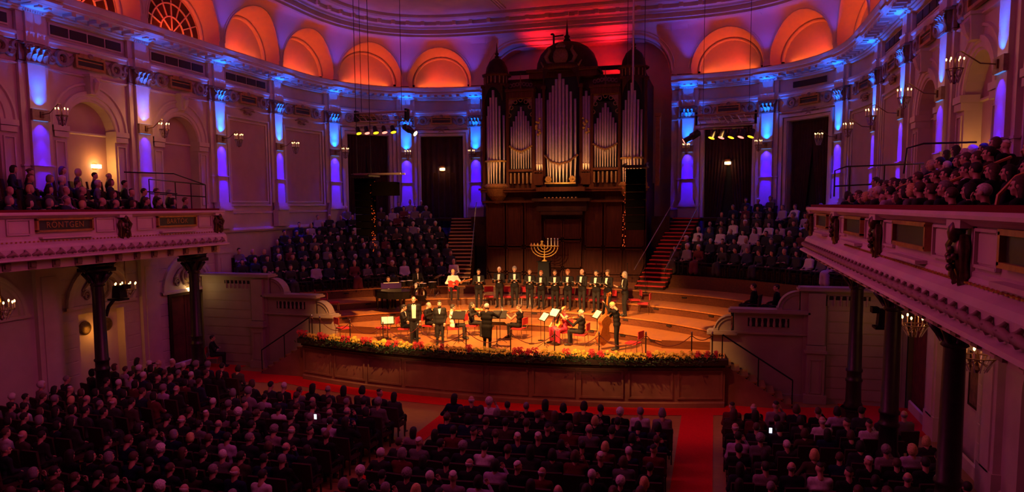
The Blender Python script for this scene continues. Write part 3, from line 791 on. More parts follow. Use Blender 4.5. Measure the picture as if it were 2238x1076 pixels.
# curved risers behind the orchestra (each a step of the platform)
TIERS = [(8.5, 1.85), (10.1, 2.18), (11.7, 2.50), (13.3, 2.90)]
AMAX = 1.02
def clampx(p, xm=12.6): return (max(-xm, min(xm, p[0])), p[1])
for k, (r, z) in enumerate(TIERS):
    zb = ST if k == 0 else TIERS[k-1][1]
    r2 = TIERS[k+1][0] if k < 3 else 16.2
    am = math.acos(6.2/r); am2 = math.acos(6.2/r2)
    tt_ = np.linspace(-1, 1, 49)
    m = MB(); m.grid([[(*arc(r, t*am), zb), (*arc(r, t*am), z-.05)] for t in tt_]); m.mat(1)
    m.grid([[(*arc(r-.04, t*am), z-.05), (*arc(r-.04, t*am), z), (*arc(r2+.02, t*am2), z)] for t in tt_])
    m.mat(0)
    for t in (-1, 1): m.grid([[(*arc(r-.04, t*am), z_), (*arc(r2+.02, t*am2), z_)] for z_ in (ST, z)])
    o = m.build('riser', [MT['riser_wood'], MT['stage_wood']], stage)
    for a in np.linspace(-am*.92, am*.92, 9):
        x, y = arc(r-.02, a); MB().box((x, y, (zb+z)/2+.04), (.24, .05, .05), rz=-a).build('vent_slot', MT['dark_void'], stage)

# cream side walls of the platform stepping down with volutes
def side_wall(sg):
    Y = 25.7
    t = MB()
    def F(a, b, h): return (sg*a, h, b)
    def volute(xc, zc, r):      # quarter disc falling towards the stage
        return [(xc, zc), (xc, zc+r)]+[(xc-r*math.sin(t_), zc+r*math.cos(t_)) for t_ in np.linspace(0, PI/2, 8)[1:]]
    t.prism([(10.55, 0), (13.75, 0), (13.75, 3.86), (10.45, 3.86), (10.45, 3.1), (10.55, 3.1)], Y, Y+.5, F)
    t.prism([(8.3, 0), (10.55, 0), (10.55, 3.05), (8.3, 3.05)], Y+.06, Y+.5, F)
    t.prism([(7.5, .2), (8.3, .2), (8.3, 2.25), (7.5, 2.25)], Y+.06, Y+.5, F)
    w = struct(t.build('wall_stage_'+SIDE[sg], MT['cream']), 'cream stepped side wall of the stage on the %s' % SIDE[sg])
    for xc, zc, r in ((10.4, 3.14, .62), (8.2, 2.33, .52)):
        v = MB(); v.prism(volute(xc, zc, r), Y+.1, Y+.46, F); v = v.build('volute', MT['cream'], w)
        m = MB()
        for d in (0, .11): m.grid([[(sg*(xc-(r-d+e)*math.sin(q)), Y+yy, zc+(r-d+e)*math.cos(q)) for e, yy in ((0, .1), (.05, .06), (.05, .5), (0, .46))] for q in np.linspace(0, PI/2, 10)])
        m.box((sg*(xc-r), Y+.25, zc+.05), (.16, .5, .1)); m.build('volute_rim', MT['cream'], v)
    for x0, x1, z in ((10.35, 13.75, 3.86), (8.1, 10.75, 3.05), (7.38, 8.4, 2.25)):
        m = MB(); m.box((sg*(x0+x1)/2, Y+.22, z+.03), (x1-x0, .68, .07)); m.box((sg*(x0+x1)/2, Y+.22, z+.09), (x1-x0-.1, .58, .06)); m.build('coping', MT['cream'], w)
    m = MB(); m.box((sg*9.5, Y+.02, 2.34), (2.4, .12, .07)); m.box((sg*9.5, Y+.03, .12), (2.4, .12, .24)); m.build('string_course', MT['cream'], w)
    # balustrade openings
    for x0, x1, z0, z1, n in ((11.0, 12.6, 3.36, 3.7, 8), (8.75, 10.1, 2.56, 2.86, 7)):
        m = MB(); m.box((sg*(x0+x1)/2, Y+(.0 if x0 > 10.6 else .06), (z0+z1)/2), (x1-x0, .02, z1-z0)); m = m.build('pierced_panel', MT['dark_void'], w)
        for q in range(n): MB().lathe([(.04, z0), (.05, (z0+z1)/2-.06), (.03, (z0+z1)/2+.08), (.045, z1)], 6, (sg*(x0+(x1-x0)*(q+.5)/n), Y+(-.02 if x0 > 10.6 else .04), 0)).build('baluster', MT['cream'], m)
    p = MB(); p.box((sg*10.95, Y-.08, .95), (.56, .2, 1.6)); p.box((sg*10.95, Y-.1, .16), (.72, .28, .3)); p.box((sg*10.95, Y-.1, 1.80), (.72, .28, .1)); p.box((sg*10.95, Y-.08, 1.92), (.62, .2, .16)); p.box((sg*10.95, Y-.06, 2.9), (.54, .12, 1.75)); p = p.build('pier', MT['cream'], w)
    m = MB()
    for x in (-.17, .17): m.box((sg*10.95+x, Y-.19, .95), (.03, .03, 1.15))
    for z in (.38, 1.52): m.box((sg*10.95, Y-.19, z), (.37, .03, .03))
    m.build('panel_moulding', MT['cream'], p)
    for q in range(9):
        z = .35+q*.38
        m = MB(); m.box((sg*12.45, Y-.008, z), (2.3, .02, .34)); m.build('wall_block', MT['cream'], w)
    # stairs down to the hall floor, in front of the wall
    n = 8; x0, x1 = 7.9, 10.15; y0, y1 = Y-1.05, Y-.02
    st = thing('stage_steps', 'wooden steps with a handrail from the stage to the floor at %s' % SIDE[sg], 'steps', (0, 0, 0))
    for q in range(n):
        x = x0+(x1-x0)*(q+.5)/n; z = ST-(q+1)*ST/(n+1)
        m = MB(); m.box((sg*x, (y0+y1)/2, z-.03), ((x1-x0)/n+.04, y1-y0, .06)); m.box((sg*(x-(x1-x0)/n/2), (y0+y1)/2, z+.08), (.03, y1-y0, .16)); m.build('step', MT['floor_wood'], st)
    m = MB(); m.prism([(x0-.25, 0), (x0-.25, ST-.05), (x0, ST-.12), (x1+.05, .02), (x1+.05, 0)], y0-.04, y0, F); m.build('stringer', MT['stage_front'], st)
    m = MB(); rail = [(sg*(x0+.0), y0+.02, ST+.86), (sg*x1, y0+.02, .98)]
    m.tube(rail, .025, 6)
    for f in (0.0, .52, 1.0):
        a = Vector(rail[0]).lerp(Vector(rail[1]), f); m.tube([a, (a.x, a.y, max(.0, a.z-.98))], .02, 6)
    m.build('handrail', MT['black'], st)
    return w
for sg in (-1, 1): side_wall(sg)

# ------------------------------------------------------------------ choir terraces (rows of curved steps up to the rounded wall) and their stairs
def wall_r(a):
    """distance from the terrace centre to the hall wall along direction a"""
    lo, hi = 8., 24.
    for _ in range(30):
        md = (lo+hi)/2; x, y = arc(md, a); x = abs(x)
        inside = (x < 13.7 and y < 32.05) or (y >= 32.05 and x <= 5.45 and y < 40.3) or (y >= 32.05 and x > 5.45 and math.hypot(x-5.45, y-32.05) < 8.45)
        if inside: lo = md
        else: hi = md
    return lo
A_IN = 0.33
ROWS = {}
terr = {}
for sg in (-1, 1):
    k0 = -2 if sg < 0 else 0
    t = thing('choir_terrace', 'stepped choir terrace behind the stage on the %s of the organ' % SIDE[sg], 'terrace', (0, 0, 0)); terr[sg] = t
    for k in range(k0, 8):
        r = 15.15+.9*k; z = 3.5+.37*k; zl = z-.37 if k > k0 else 2.5
        aa = [a for a in np.linspace(A_IN+(.012*k), 1.12, 40) if wall_r(sg*a) > r+.25 and arc(r, a)[1] > 26.4]
        if len(aa) < 3: continue
        m = MB()
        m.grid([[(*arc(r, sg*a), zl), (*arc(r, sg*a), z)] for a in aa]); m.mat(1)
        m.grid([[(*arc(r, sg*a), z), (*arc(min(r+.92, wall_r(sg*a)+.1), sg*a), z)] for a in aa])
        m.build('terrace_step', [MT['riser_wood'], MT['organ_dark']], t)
        ROWS[(sg, k)] = (r, z, aa[0], aa[-1])
    # inner cheek beside the stairs
    m = MB(); m.grid([[(*arc(15.15+.9*k, sg*(A_IN+.012*k)), 2.0), (*arc(15.15+.9*k, sg*(A_IN+.012*k)), 3.5+.37*k+.1)] for k in range(-2, 8)]); m.build('cheek_wall', MT['organ_dark'], t)
    # front rail
    r, z, a0, a1 = ROWS[(sg, k0)]
    R = thing('terrace_rail', 'thin metal railing along the front of the %s choir terrace' % SIDE[sg], 'railing', (0, 0, 0))
    aa = np.linspace(a0, a1, 22)
    m = MB(); m.tube([(*arc(r+.03, sg*a), z+.62) for a in aa], .018, 6); m.build('top_rail', MT['iron'], R)
    for a in aa[::3]:
        x, y = arc(r+.03, sg*a); MB().tube([(x, y, z), (x, y, z+.62)], .014, 5).build('post', MT['iron'], R)
    m = MB()
    for h in (.1, .22, .34, .46): m.tube([(*arc(r+.03, sg*a), z+h) for a in aa], .006, 4)
    m.build('rail_wires', MT['iron'], R)
    # stairs beside the organ
    S = thing('organ_stairs', 'long straight stairs climbing beside the organ on the %s' % SIDE[sg], 'stairs', (0, 0, 0))
    n = 18; pa = Vector((4.72, 32.9, 2.9)); pb = Vector((6.2, 38.3, 6.1)); d = (pb-pa); rz = math.atan2(d.x, d.y)
    for q in range(n):
        c = pa+d*((q+.5)/n); z = pa.z+(pb.z-pa.z)*(q+1)/n
        m = MB(); m.box((sg*c.x, c.y, z-.02), (1.36, .36, .04), rz=-sg*rz); m.mat(1); m.box((sg*c.x, c.y+.02, z-.12), (1.34, .3, .18), rz=-sg*rz); m.build('step', [MT['stair_tread' if sg < 0 else 'stair_carpet'], MT['organ_dark']], S)
    for side in (-1, 1):
        nrm = Vector((d.y, -d.x, 0)).normalized()*.72*side
        m = MB(); a_, b_ = pa+nrm, pb+nrm
        if side < 0 or sg > 0: m.tube([(sg*a_.x, a_.y, a_.z+.9), (sg*b_.x, b_.y, b_.z+.9)], .022, 6); m.build('handrail', MT['alu'], S)
    m = MB()
    a_, b_ = pa-Vector((d.y, -d.x, 0)).normalized()*.7, pb-Vector((d.y, -d.x, 0)).normalized()*.7
    m.add([(sg*a_.x, a_.y, 1.6), (sg*b_.x, b_.y, 1.6), (sg*b_.x, b_.y, b_.z+.1), (sg*a_.x, a_.y, a_.z+.1)], [(0, 1, 2, 3)]); m.build('stringer', MT['organ_dark'], S)
    L = MB(); L.box((sg*6.6, 39.2, 6.02), (3.4, 1.9, .16)); L.build('landing', MT['organ_dark'], S)
    B = MB(); B.box((sg*4.9, 37.6, 5.4), (.9, 1.0, 1.6)); B.build('landing_parapet', MT['organ_dark'], S)
# ------------------------------------------------------------------ the organ
YF = 36.25
org = thing('pipe_organ', 'large carved wooden pipe organ with domes and grey metal pipes', 'organ', (0, 0, 0))
m = MB()
m.box((0, 38.8, 5.0), (8.5, 4.9, 6.0)); m.box((0, 38.9, 10.6), (8.3, 4.6, 5.6))
m.build('case', MT['organ_wood'], org)
def opanel(x0, x1, z0, z1, y, name='panel', mt='organ_wood'):
    m = MB()
    m.box(((x0+x1)/2, y-.02, (z0+z1)/2), (x1-x0-.16, .04, z1-z0-.16))
    for x in (x0+.05, x1-.05): m.box((x, y-.05, (z0+z1)/2), (.07, .1, z1-z0))
    for z in (z0+.05, z1-.05): m.box(((x0+x1)/2, y-.05, z), (x1-x0, .1, .07))
    return m.build(name, MT[mt], org)
for x0, x1 in ((-4.2, -3.1), (-3.1, -1.1), (1.1, 3.1), (3.1, 4.2)):
    for z0, z1 in ((2.3, 3.2), (3.25, 4.6), (4.65, 7.0)):
        n = 2 if x1-x0 > 1.5 else 1
        for q in range(n): opanel(x0+(x1-x0)*q/n+.03, x0+(x1-x0)*(q+1)/n-.03, z0, z1, YF)
for sx in (-1, 1):
    for z0, z1 in ((2.2, 3.5), (3.55, 5.0), (5.05, 6.1)): opanel(0 if sx > 0 else -1.0, 1.0 if sx > 0 else 0, z0, z1, YF-.06, 'door_panel', 'organ_carve' if False else 'organ_wood')
m = MB(); m.box((0, YF-.2, 6.75), (2.6, .5, .5)); m.box((0, YF-.3, 7.08), (3.0, .8, .16)); m.box((0, YF-.28, 6.4), (2.2, .4, .16))
m.build('console_canopy', MT['organ_dark'], org)
m = MB()
for q in range(9): m.ball((-.8+.2*q, YF-.68, 7.18), (.06, .05, .05), 6, 4)
m.build('canopy_studs', MT['organ_carve'], org)['kind'] = 'stuff'
m = MB()
for z, w, dd in ((7.55, 8.7, .5), (7.66, 8.9, .62), (7.0, 8.6, .2)): m.box((0, YF+.0, z), (w, dd+.4, .1))
m.box((0, YF-.3, 7.62), (2.5, .9, .22)); m.build('main_cornice', MT['organ_wood'], org)
def pipe(x, y, z0, zt, r, mouth):
    m = MB()
    m.lathe([(.02, z0), (r*.55, z0+(mouth-z0)*.5), (r, mouth)], 10, (x, y, 0)); m.lathe([(r, mouth), (r, zt), (r*.86, zt), (r*.86, zt-.1)], 10, (x, y, 0))
    m.box((x, y-r*.94, mouth+.03), (r*1.1, .03, .1))
    return m.build('pipe', MT['pipe'], org, True)
def field(xc, hw, n, z0, zlo, zhi, mlo, mhi, y, bulge=0.0, r=None):
    """a field of n pipes, tallest in the middle; mouths rise or fall towards the middle"""
    r = r or hw/n*.82
    for q in range(n):
        t = abs(q-(n-1)/2)/((n-1)/2); x = xc+(q-(n-1)/2)*2*hw/n*.98
        pipe(x, y-bulge*math.sqrt(max(0, 1-t*t*.96)), z0, zhi+(zlo-zhi)*t**1.1, r*(1.12 if q == n//2 else 1), mhi+(mlo-mhi)*t)
def post(x, z0, z1, y, w=.14):
    m = MB(); m.box((x, y, (z0+z1)/2), (w, .3, z1-z0)); m.box((x, y, z0+.1), (w+.1, .36, .2)); m.box((x, y, z1-.08), (w+.1, .36, .16)); m.box((x, y-.14, (z0+z1)/2), (w*.5, .06, z1-z0-.6)); m.build('post', MT['organ_wood'], org)
# backs of the pipe fields
for x0, x1, z0, z1, y in ((-4.12, -3.0, 7.75, 13.0, YF-.02), (-2.85, -1.55, 8.7, 12.0, YF), (-.9, .9, 7.75, 13.5, YF-.1), (1.55, 2.85, 8.7, 12.0, YF), (3.0, 4.12, 7.75, 13.0, YF-.02), (-1.5, -.95, 7.9, 12.6, YF), (.95, 1.5, 7.9, 12.6, YF)):
    MB().box(((x0+x1)/2, y-.01, (z0+z1)/2), (x1-x0, .04, z1-z0)).build('field_back', MT['dark_void'], org)
field(0, .80, 9, 7.95, 12.15, 13.35, 9.15, 8.75, YF-.28, .55)
for sx in (-1, 1):
    field(sx*3.56, .52, 7, 7.95, 11.5, 12.75, 9.05, 9.0, YF-.12, .5)
    field(sx*2.2, .60, 9, 8.72, 10.9, 11.9, 9.75, 9.45, YF-.14, 0)
    for q, dx in enumerate((-.15, 0, .15)): pipe(sx*1.22+dx, YF-.1, 8.4, 12.3+(.25 if q == 1 else 0), .075, 8.9)
    m = MB(); m.box((sx*1.22, YF-.2, 8.55), (.5, .4, .1)); m.box((sx*1.22, YF-.18, 8.15), (.5, .34, .6)); m.build('niche_shelf', MT['organ_wood'], org)
    m = MB()
    for q in range(9): m.ball((sx*1.22+random.uniform(-.17, .17), YF-.22, 10.5+q*.09+random.uniform(-.05, .05)), (.08, .05, .07), 6, 4)
    m.build('gilt_carving', MT['gilt'], org)
    # rail across the pipe mouths
    m = MB(); m.tube([(sx*2.2-.62, YF-.26, 9.9), (sx*2.2-.3, YF-.26, 9.7), (sx*2.2, YF-.26, 9.6), (sx*2.2+.3, YF-.26, 9.7), (sx*2.2+.62, YF-.26, 9.9)], .05, 6); m.build('pipe_rail', MT['pipe_gold' if sx < 0 else 'organ_carve'], org)
    m = MB(); m.tube([(sx*3.56+.56*math.sin(t), YF-.18-.56*math.cos(t), 9.12) for t in np.linspace(-PI/2, PI/2, 9)], .05, 6); m.build('pipe_rail', MT['pipe_gold'], org)
    # tracery arch of the flats
    m = MB()
    for t in np.linspace(0, PI, 8): m.lathe([(.10, -.02), (.13, 0), (.10, .02)], 9)
    m = MB(); xc = sx*2.2
    rows = [[(xc+.66*math.cos(t), YF-.2, 11.35+.95*math.sin(t)), (xc+.72*(1 if math.cos(t) > .02 else -1 if math.cos(t) < -.02 else 0), YF-.2, 12.35)] for t in np.linspace(0, PI, 15)]
    m.grid(rows)
    for t in np.linspace(.15, PI-.15, 7): m.tube([(xc+.62*math.cos(t)+.10*math.cos(u), YF-.22, 11.35+.9*math.sin(t)+.10*math.sin(u)) for u in np.linspace(0, 2*PI, 9)[:-1]], .025, 4, closed=True)
    m.build('tracery', MT['organ_carve'], org)
    m = MB(); m.box((xc, YF-.18, 12.5), (1.45, .4, .3)); m.box((xc, YF-.22, 12.72), (1.55, .5, .12)); m.build('flat_cornice', MT['organ_wood'], org)
    m = MB()
    for q in range(7): m.tube([(xc+(q-3)*.18+.08*math.cos(u), YF-.2, 12.95+(.22-.05*abs(q-3))*.6+.09*math.sin(u)) for u in np.linspace(0, 6, 8)], .03, 4)
    m.tube([(xc, YF-.2, 12.8), (xc, YF-.2, 13.6)], [.05, .01], 5)
    m.build('cresting', MT['organ_carve'], org)
    m = MB(); m.box((xc, YF-.16, 8.62), (1.4, .4, .12)); m.build('flat_sill', MT['organ_wood'], org)
    for q in range(6):
        MB().box((xc-.55+.22*q, YF-.16, 8.22), (.08, .18, .56)).build('arcade_post', MT['organ_carve'], org)
    # side tower cap with small onion dome
    X = sx*3.56
    m = MB(); m.lathe([(.72, 13.0), (.72, 13.1), (.62, 13.14), (.62, 13.5), (.78, 13.55), (.78, 13.62)], 12, (X, YF+.05, 0)); m.build('tower_cornice', MT['organ_wood'], org)
    m = MB(); rows = []
    for t in np.linspace(-.75, .75, 9): rows.append([(X+.56*math.sin(t)*1.25, YF-.2-.5*math.cos(t*1.2), 13.0), (X+.56*math.sin(t)*1.25, YF-.2-.5*math.cos(t*1.2), 12.2+.65*math.cos(t*2.0)+.07*(-1)**int(abs(t)*12))])
    m.grid(rows); m.build('tower_tracery', MT['organ_dark'], org)
    m = MB(); m.lathe([(.60, 13.62), (.60, 13.75), (.55, 14.0), (.40, 14.3), (.18, 14.48), (.06, 14.52)], 14, (X, YF+.1, 0)); m.build('small_dome', MT['organ_dark'], org, True)
    m = MB(); m.lathe([(.05, 14.5), (.14, 14.56), (.05, 14.64), (.12, 14.72), (.05, 14.8), (.005, 15.3)], 8, (X, YF+.1, 0)); m.build('finial', MT['organ_dark'], org, True)
    for q in range(8):
        a = -PI/2+(q-3.5)*.33; MB().tube([(X+.66*math.cos(a), YF+.05+.66*math.sin(a), 13.14), (X+.66*math.cos(a), YF+.05+.66*math.sin(a), 13.5)], .04, 5).build('baluster', MT['organ_carve'], org)
    m = MB(); m.lathe([(.7, 7.72), (.74, 7.8), (.6, 7.95)], 12, (X, YF, 0), PI, 2*PI); m.lathe([(.15, 6.9), (.5, 7.3), (.72, 7.7)], 12, (X, YF, 0), PI, 2*PI); m.build('tower_foot', MT['organ_carve'], org)
    for x in (2.92, 4.22): post(sx*x, 7.7, 13.1, YF-.1)
    for x in (1.52, .96): post(sx*x, 7.7, 12.9, YF-.12)
m = MB(); m.tube([(-.85, YF-.5, 9.35), (-.45, YF-.8, 9.0), (0, YF-.94, 8.88), (.45, YF-.8, 9.0), (.85, YF-.5, 9.35)], .06, 6); m.build('pipe_rail', MT['organ_carve'], org)
for sx in (-1, 1):
    m = MB()
    for k in range(8): m.ball((sx*(.62+.11*math.cos(k*PI/4)), YF-.72, 8.12+.11*math.sin(k*PI/4)), (.075, .05, .075), 6, 4)
    m.ball((sx*.62, YF-.78, 8.12), .06, 6, 4); m.build('gilt_rosette', MT['gilt'], org)
MB().tube([(-.8, YF-.75, 7.92), (.8, YF-.75, 7.92)], .05, 5).build('gilt_moulding', MT['gilt'], org)
# centre tower cap, coat of arms, great dome
m = MB(); rows = []
for t in np.linspace(-1, 1, 15): rows.append([(.92*t, YF-.45-.4*math.sqrt(1-.9*t*t), 13.9), (.92*t, YF-.45-.4*math.sqrt(1-.9*t*t), 12.75+1.0*math.sqrt(max(0, 1-t*t))+(.08 if int((t+1)*7) % 2 else 0))])
m.grid(rows); m.build('tower_tracery', MT['organ_dark'], org)
m = MB(); m.lathe([(1.15, 13.6), (1.2, 13.7), (1.2, 13.78), (1.05, 13.9)], 16, (0, YF+.2, 0)); m.box((0, YF+.6, 13.45), (3.5, 1.6, .3)); m.box((0, YF+.5, 13.66), (3.7, 1.8, .12)); m.build('tower_cornice', MT['organ_wood'], org)
m = MB(); m.lathe([(1.62, 13.7), (1.62, 13.85), (1.58, 14.2), (1.40, 14.65), (1.1, 14.98), (.7, 15.2), (.3, 15.3), (.12, 15.32)], 24, (0, YF+1.1, 0)); m.build('great_dome', MT['organ_dark'], org, True)
m = MB()
m.lathe([(.001, -.05), (.36, -.04), (.40, 0), (.36, .04), (.001, .06)], 14); m.xf(Matrix.Translation((0, YF-.62, 14.25)) @ Matrix.Rotation(R_(90), 4, 'X') @ Matrix.Scale(1.15, 4, (0, 1, 0)))
for sx in (-1, 1):
    m.tube([(sx*.3, YF-.6, 13.85), (sx*.62, YF-.6, 13.95), (sx*.75, YF-.6, 14.25), (sx*.55, YF-.6, 14.55), (sx*.62, YF-.6, 14.75)], [.06, .1, .12, .09, .03], 6)
    m.tube([(sx*.4, YF-.6, 13.95), (sx*.9, YF-.55, 13.8), (sx*1.05, YF-.5, 14.05)], [.05, .08, .03], 6)
m.lathe([(.2, 0), (.26, .1), (.14, .22), (.04, .3)], 10, (0, YF-.6, 14.65)); m.build('coat_of_arms', MT['organ_carve'], org, True)
m = MB(); m.lathe([(.12, 15.28), (.2, 15.36), (.1, 15.48), (.16, 15.56), (.07, 15.66), (.005, 16.45)], 10, (0, YF+1.0, 0)); m.build('spire', MT['organ_dark'], org, True)
m = MB(); m.tube([(-.62, YF+.6, 15.1), (-.62, YF+.6, 15.62)], .05, 6); m.tube([(-.62, YF+.6, 15.52), (-.1, YF+.6, 15.56)], .035, 6); m.ball((-.7, YF+.6, 15.64), (.1, .06, .06), 6, 4); m.build('lyre', MT['organ_dark'], org)
for bx, bw in ((2.45, 1.9), (-2.45, 1.6)): MB().box((bx, YF+1.4, 13.92), (bw, .14, .2)).build('cross_beam', MT['organ_dark'], org)
for sx in (-1, 1):
    m = MB(); m.box((sx*4.62, 38.6, 9.6), (.22, .5, 3.6)); m.box((sx*4.62, 38.6, 11.5), (.32, .6, .16)); m.build('outer_post', MT['gilt'], org)
# warm service lamps tucked into the case, and the red wash on the niche
for x, y, z, p in ((0, YF-1.9, 8.2, 90), (-2.2, YF-1.3, 8.7, 40), (2.2, YF-1.3, 8.7, 40), (-3.56, YF-1.6, 8.3, 45), (3.56, YF-1.6, 8.3, 45), (1.22, YF-.32, 8.75, 3), (-1.22, YF-.32, 8.75, 3)):
    light('POINT', 'organ_lamp', (x, y, z), (1.0, .45, .12), p, size=.06)
for x in (-2.6, 2.6):
    light('AREA', 'niche_wash', (x*.9, 40.9, 13.7), (1, .006, .01), 11, (x*.6, 41.6, 14.9), 1.2, size_y=.3, spread=80)
for x in (-2.3, 2.3): light('AREA', 'niche_wash', (x, 39.7, 14.6), (1, .012, .03), 40, (x*.75, 39.6, 16.4), 1.6, size_y=.2, spread=100)
# ------------------------------------------------------------------ blue wall washers on the pilasters, orange lights behind the cornice
BLUE = (.0, .11, 1.0)
def pname(sg, k): return '%s pilaster %s of the organ' % (ORD[NP-1-k], SIDE[sg])
fx = MB(); fx.box((0, .03, 9.83), (.64, .10, .36)); FXB = fx.mesh('housing', MT['relief'])
fl = MB(); fl.box((0, .03, 10.012), (.5, .06, .012)); FXL = fl.mesh('lens', mat('lens_blue', (.1, .2, 1), emit=(.15, .35, 1), es=.6))
for sg in (-1, 1):
    for k, s in enumerate(PIL):
        if s < 15: continue
        t = thing('wall_washer', 'slim up-and-down blue wall light on the %s' % pname(sg, k), 'wall light', WP(sg, s, 0), wall_rz(sg, s), 'blue wall lights on the pilasters')
        ob('housing', FXB, t); ob('lens', FXL, t); ob('lens', FXL, t, (0, 0, -.366))
        far = 1.45 if k >= 4 else .7
        nx, ny = WN(sg, s)
        def pt(i, z): return WP(sg, s, i, z)
        light('SPOT', 'up_beam', pt(.15, 10.04), BLUE, 150*far, pt(.0, 11.3), .02, angle=100, blend=1.0)
        light('SPOT', 'up_beam', pt(.30, 10.07), BLUE, 420*far, pt(.0, 12.4), .03, angle=62, blend=1.0)
        light('SPOT', 'up_beam', pt(.55, 10.05), BLUE, 1500*far, pt(.02, 12.75), .02, angle=18, blend=.4)
        light('SPOT', 'up_beam', pt(.58, 10.05), BLUE, 700*far, pt(.40, 13.25), .02, angle=16, blend=.6)
        light('SPOT', 'down_beam', pt(.15, 9.62), (.03, .01, 1.0), 90*far, pt(.0, 8.3), .02, angle=100, blend=1.0)
        light('SPOT', 'down_beam', pt(.30, 9.60), (.03, .0, 1.0), 330*far, pt(.0, 7.1), .03, angle=46, blend=.9)
        light('SPOT', 'down_beam', pt(.38, 9.60), (.03, .0, 1.0), 900*far, pt(.02, 7.4), .03, angle=19, blend=.6)
        light('SPOT', 'cove_beam', pt(.60, 13.9), (.06, .06, 1.0), 80*far, pt(.95, 16.4), .05, angle=64, blend=.8)
for sg in (-1, 1):
    for j, a, b, sc, k, low, up in BAYS[sg]:
        if k is None or b < 12: continue
        light('AREA', 'lunette_light', WP(sg, sc, -.22, 13.80), (1.0, .14, .016), 12, WP(sg, sc, -.42, 15.0), 2.7, size_y=.1, spread=150)
        light('AREA', 'lunette_light', WP(sg, sc-.8, .35, 13.80), (1.0, .040, .016), 15, WP(sg, sc+.7, .0, 15.4), 1.0, size_y=.1, spread=130)
        # the side faces of the piers catch it too

# ------------------------------------------------------------------ candle sconces on the pilasters
def candelabrum(t, n, r, z, arms=True, mt='flame', metal='brass'):
    m = MB(); m.tube([(r*math.cos(a), r*math.sin(a), z-.12) for a in np.linspace(0, 2*PI, 13)[:-1]], .014, 5, closed=True)
    if arms:
        for q in range(n):
            a = 2*PI*q/n; m.tube([(0, 0, z-.2), (r*.6*math.cos(a), r*.6*math.sin(a), z-.3), (r*math.cos(a), r*math.sin(a), z-.12)], .012, 4)
    m.lathe([(.02, z-.45), (.07, z-.38), (.03, z-.3), (.05, z-.2), (.02, z-.05)], 8); m.build('ring', MT[metal], t)
    for q in range(n):
        a = 2*PI*q/n+.3; c = (r*math.cos(a), r*math.sin(a))
        k = MB().lathe([(.014, z-.1), (.014, z+.06)], 5, (*c, 0), cap=True).build('candle', MT['candle'], t)
        MB().ball((c[0], c[1], z+.1), (.017 if r < .3 else .026, .017 if r < .3 else .026, .032 if r < .3 else .045), 6, 4).build('flame', MT[mt], k)
    m = MB()
    for q in range(12):
        a = 2*PI*q/12; m.tube([(r*.95*math.cos(a), r*.95*math.sin(a), z-.14), (r*.5*math.cos(a), r*.5*math.sin(a), z-.42)], .012, 4)
    m.build('crystals', MT['crystal'], t)
proto = thing('wall_sconce', 'x', 'sconce', (0, 0, 0), 0, 'candle sconces on the pilasters')
candelabrum(proto, 6, .17, 0, True, 'flame', 'sconce_metal')
m = MB(); m.tube([(0, -.84, -.06), (0, -.5, -.02), (0, -.12, .26), (0, -.02, .24), (0, 0, .1), (0, 0, -.2)], .016, 6); m.box((0, -.82, -.06), (.12, .05, .2)); m.build('arm', MT['sconce_metal'], proto)
first = True
for sg in (-1, 1):
    for k, s in enumerate(PIL):
        if s < 15: continue
        lb = 'crystal sconce with lit candles hanging from the %s' % pname(sg, k)
        P0 = WP(sg, s, .92, 9.9)
        if first: proto.location = P0; proto.rotation_euler = (0, 0, wall_rz(sg, s)); proto['label'] = lb; first = False
        else: copy_tree(proto, None, P0, wall_rz(sg, s), lb)
        if k < 6: light('POINT', 'candle_glow', WP(sg, s, .7, 10.3), (1, .42, .12), 4 if sg > 0 else (22 if k == 3 else 3), size=.15)
# chandeliers under the balconies
CH = [(-1, 20.55, 4.0), (-1, 15.9, 3.95), (1, 20.9, 3.68), (1, 16.2, 3.80)]
for q, (sg, y, z) in enumerate(CH):
    t = thing('chandelier', 'small candle chandelier under the %s balcony, %s from the stage' % (SIDE[sg], 'nearer to' if False else ('in the second bay' if q % 2 == 0 else 'in the third bay')), 'chandelier', (sg*12.75, y, z), 0, 'chandeliers under the balconies')
    candelabrum(t, 8, .34, 0, True, 'flame', 'sconce_metal')
    MB().tube([(0, 0, -.2), (0, 0, 5.1-z)], .012, 5).build('chain', MT['brass'], t)
    light('POINT', 'chandelier_glow', (sg*12.75, y, z+.1), (1, .30, .10), 1.5 if sg < 0 else 4, size=.3)
# small lit wall lamps
def wall_lamp(label, loc, rz, w=.3, p=14, col=(1, .62, .18), hood=False):
    t = thing('wall_lamp', label, 'lamp', loc, rz)
    MB().box((0, .08, 0), (w, .12, .13)).build('shade', MT['lamp_white'], t)
    MB().box((0, .0, 0), (w*.6, .06, .2)).build('back_plate', MT['brass'], t)
    if hood: MB().box((0, .06, .16), (w*1.3, .26, .1), top=.7).build('hood', MT['organ_dark'], t)
    nx, ny = -math.sin(rz), math.cos(rz)
    light('POINT', 'lamp_glow', (loc[0]+nx*.3, loc[1]+ny*.3, loc[2]+.12), col, p, size=.1)
    light('POINT', 'lamp_glow', (loc[0]+nx*.3, loc[1]+ny*.3, loc[2]-.15), col, p*.5, size=.1)
s0 = PIL[2]+BAY/2
wall_lamp('small glowing wall lamp in the arched niche above the left balcony', WP(-1, s0+.45, -.66, 8.33), wall_rz(-1, s0), .34, 18, (1, .40, .05))
wall_lamp('small glowing wall lamp in the arched niche above the right balcony', WP(1, PIL[2]+BAY/2+.3, -.66, 7.6), wall_rz(1, s0), .34, 22, (1, .40, .05))
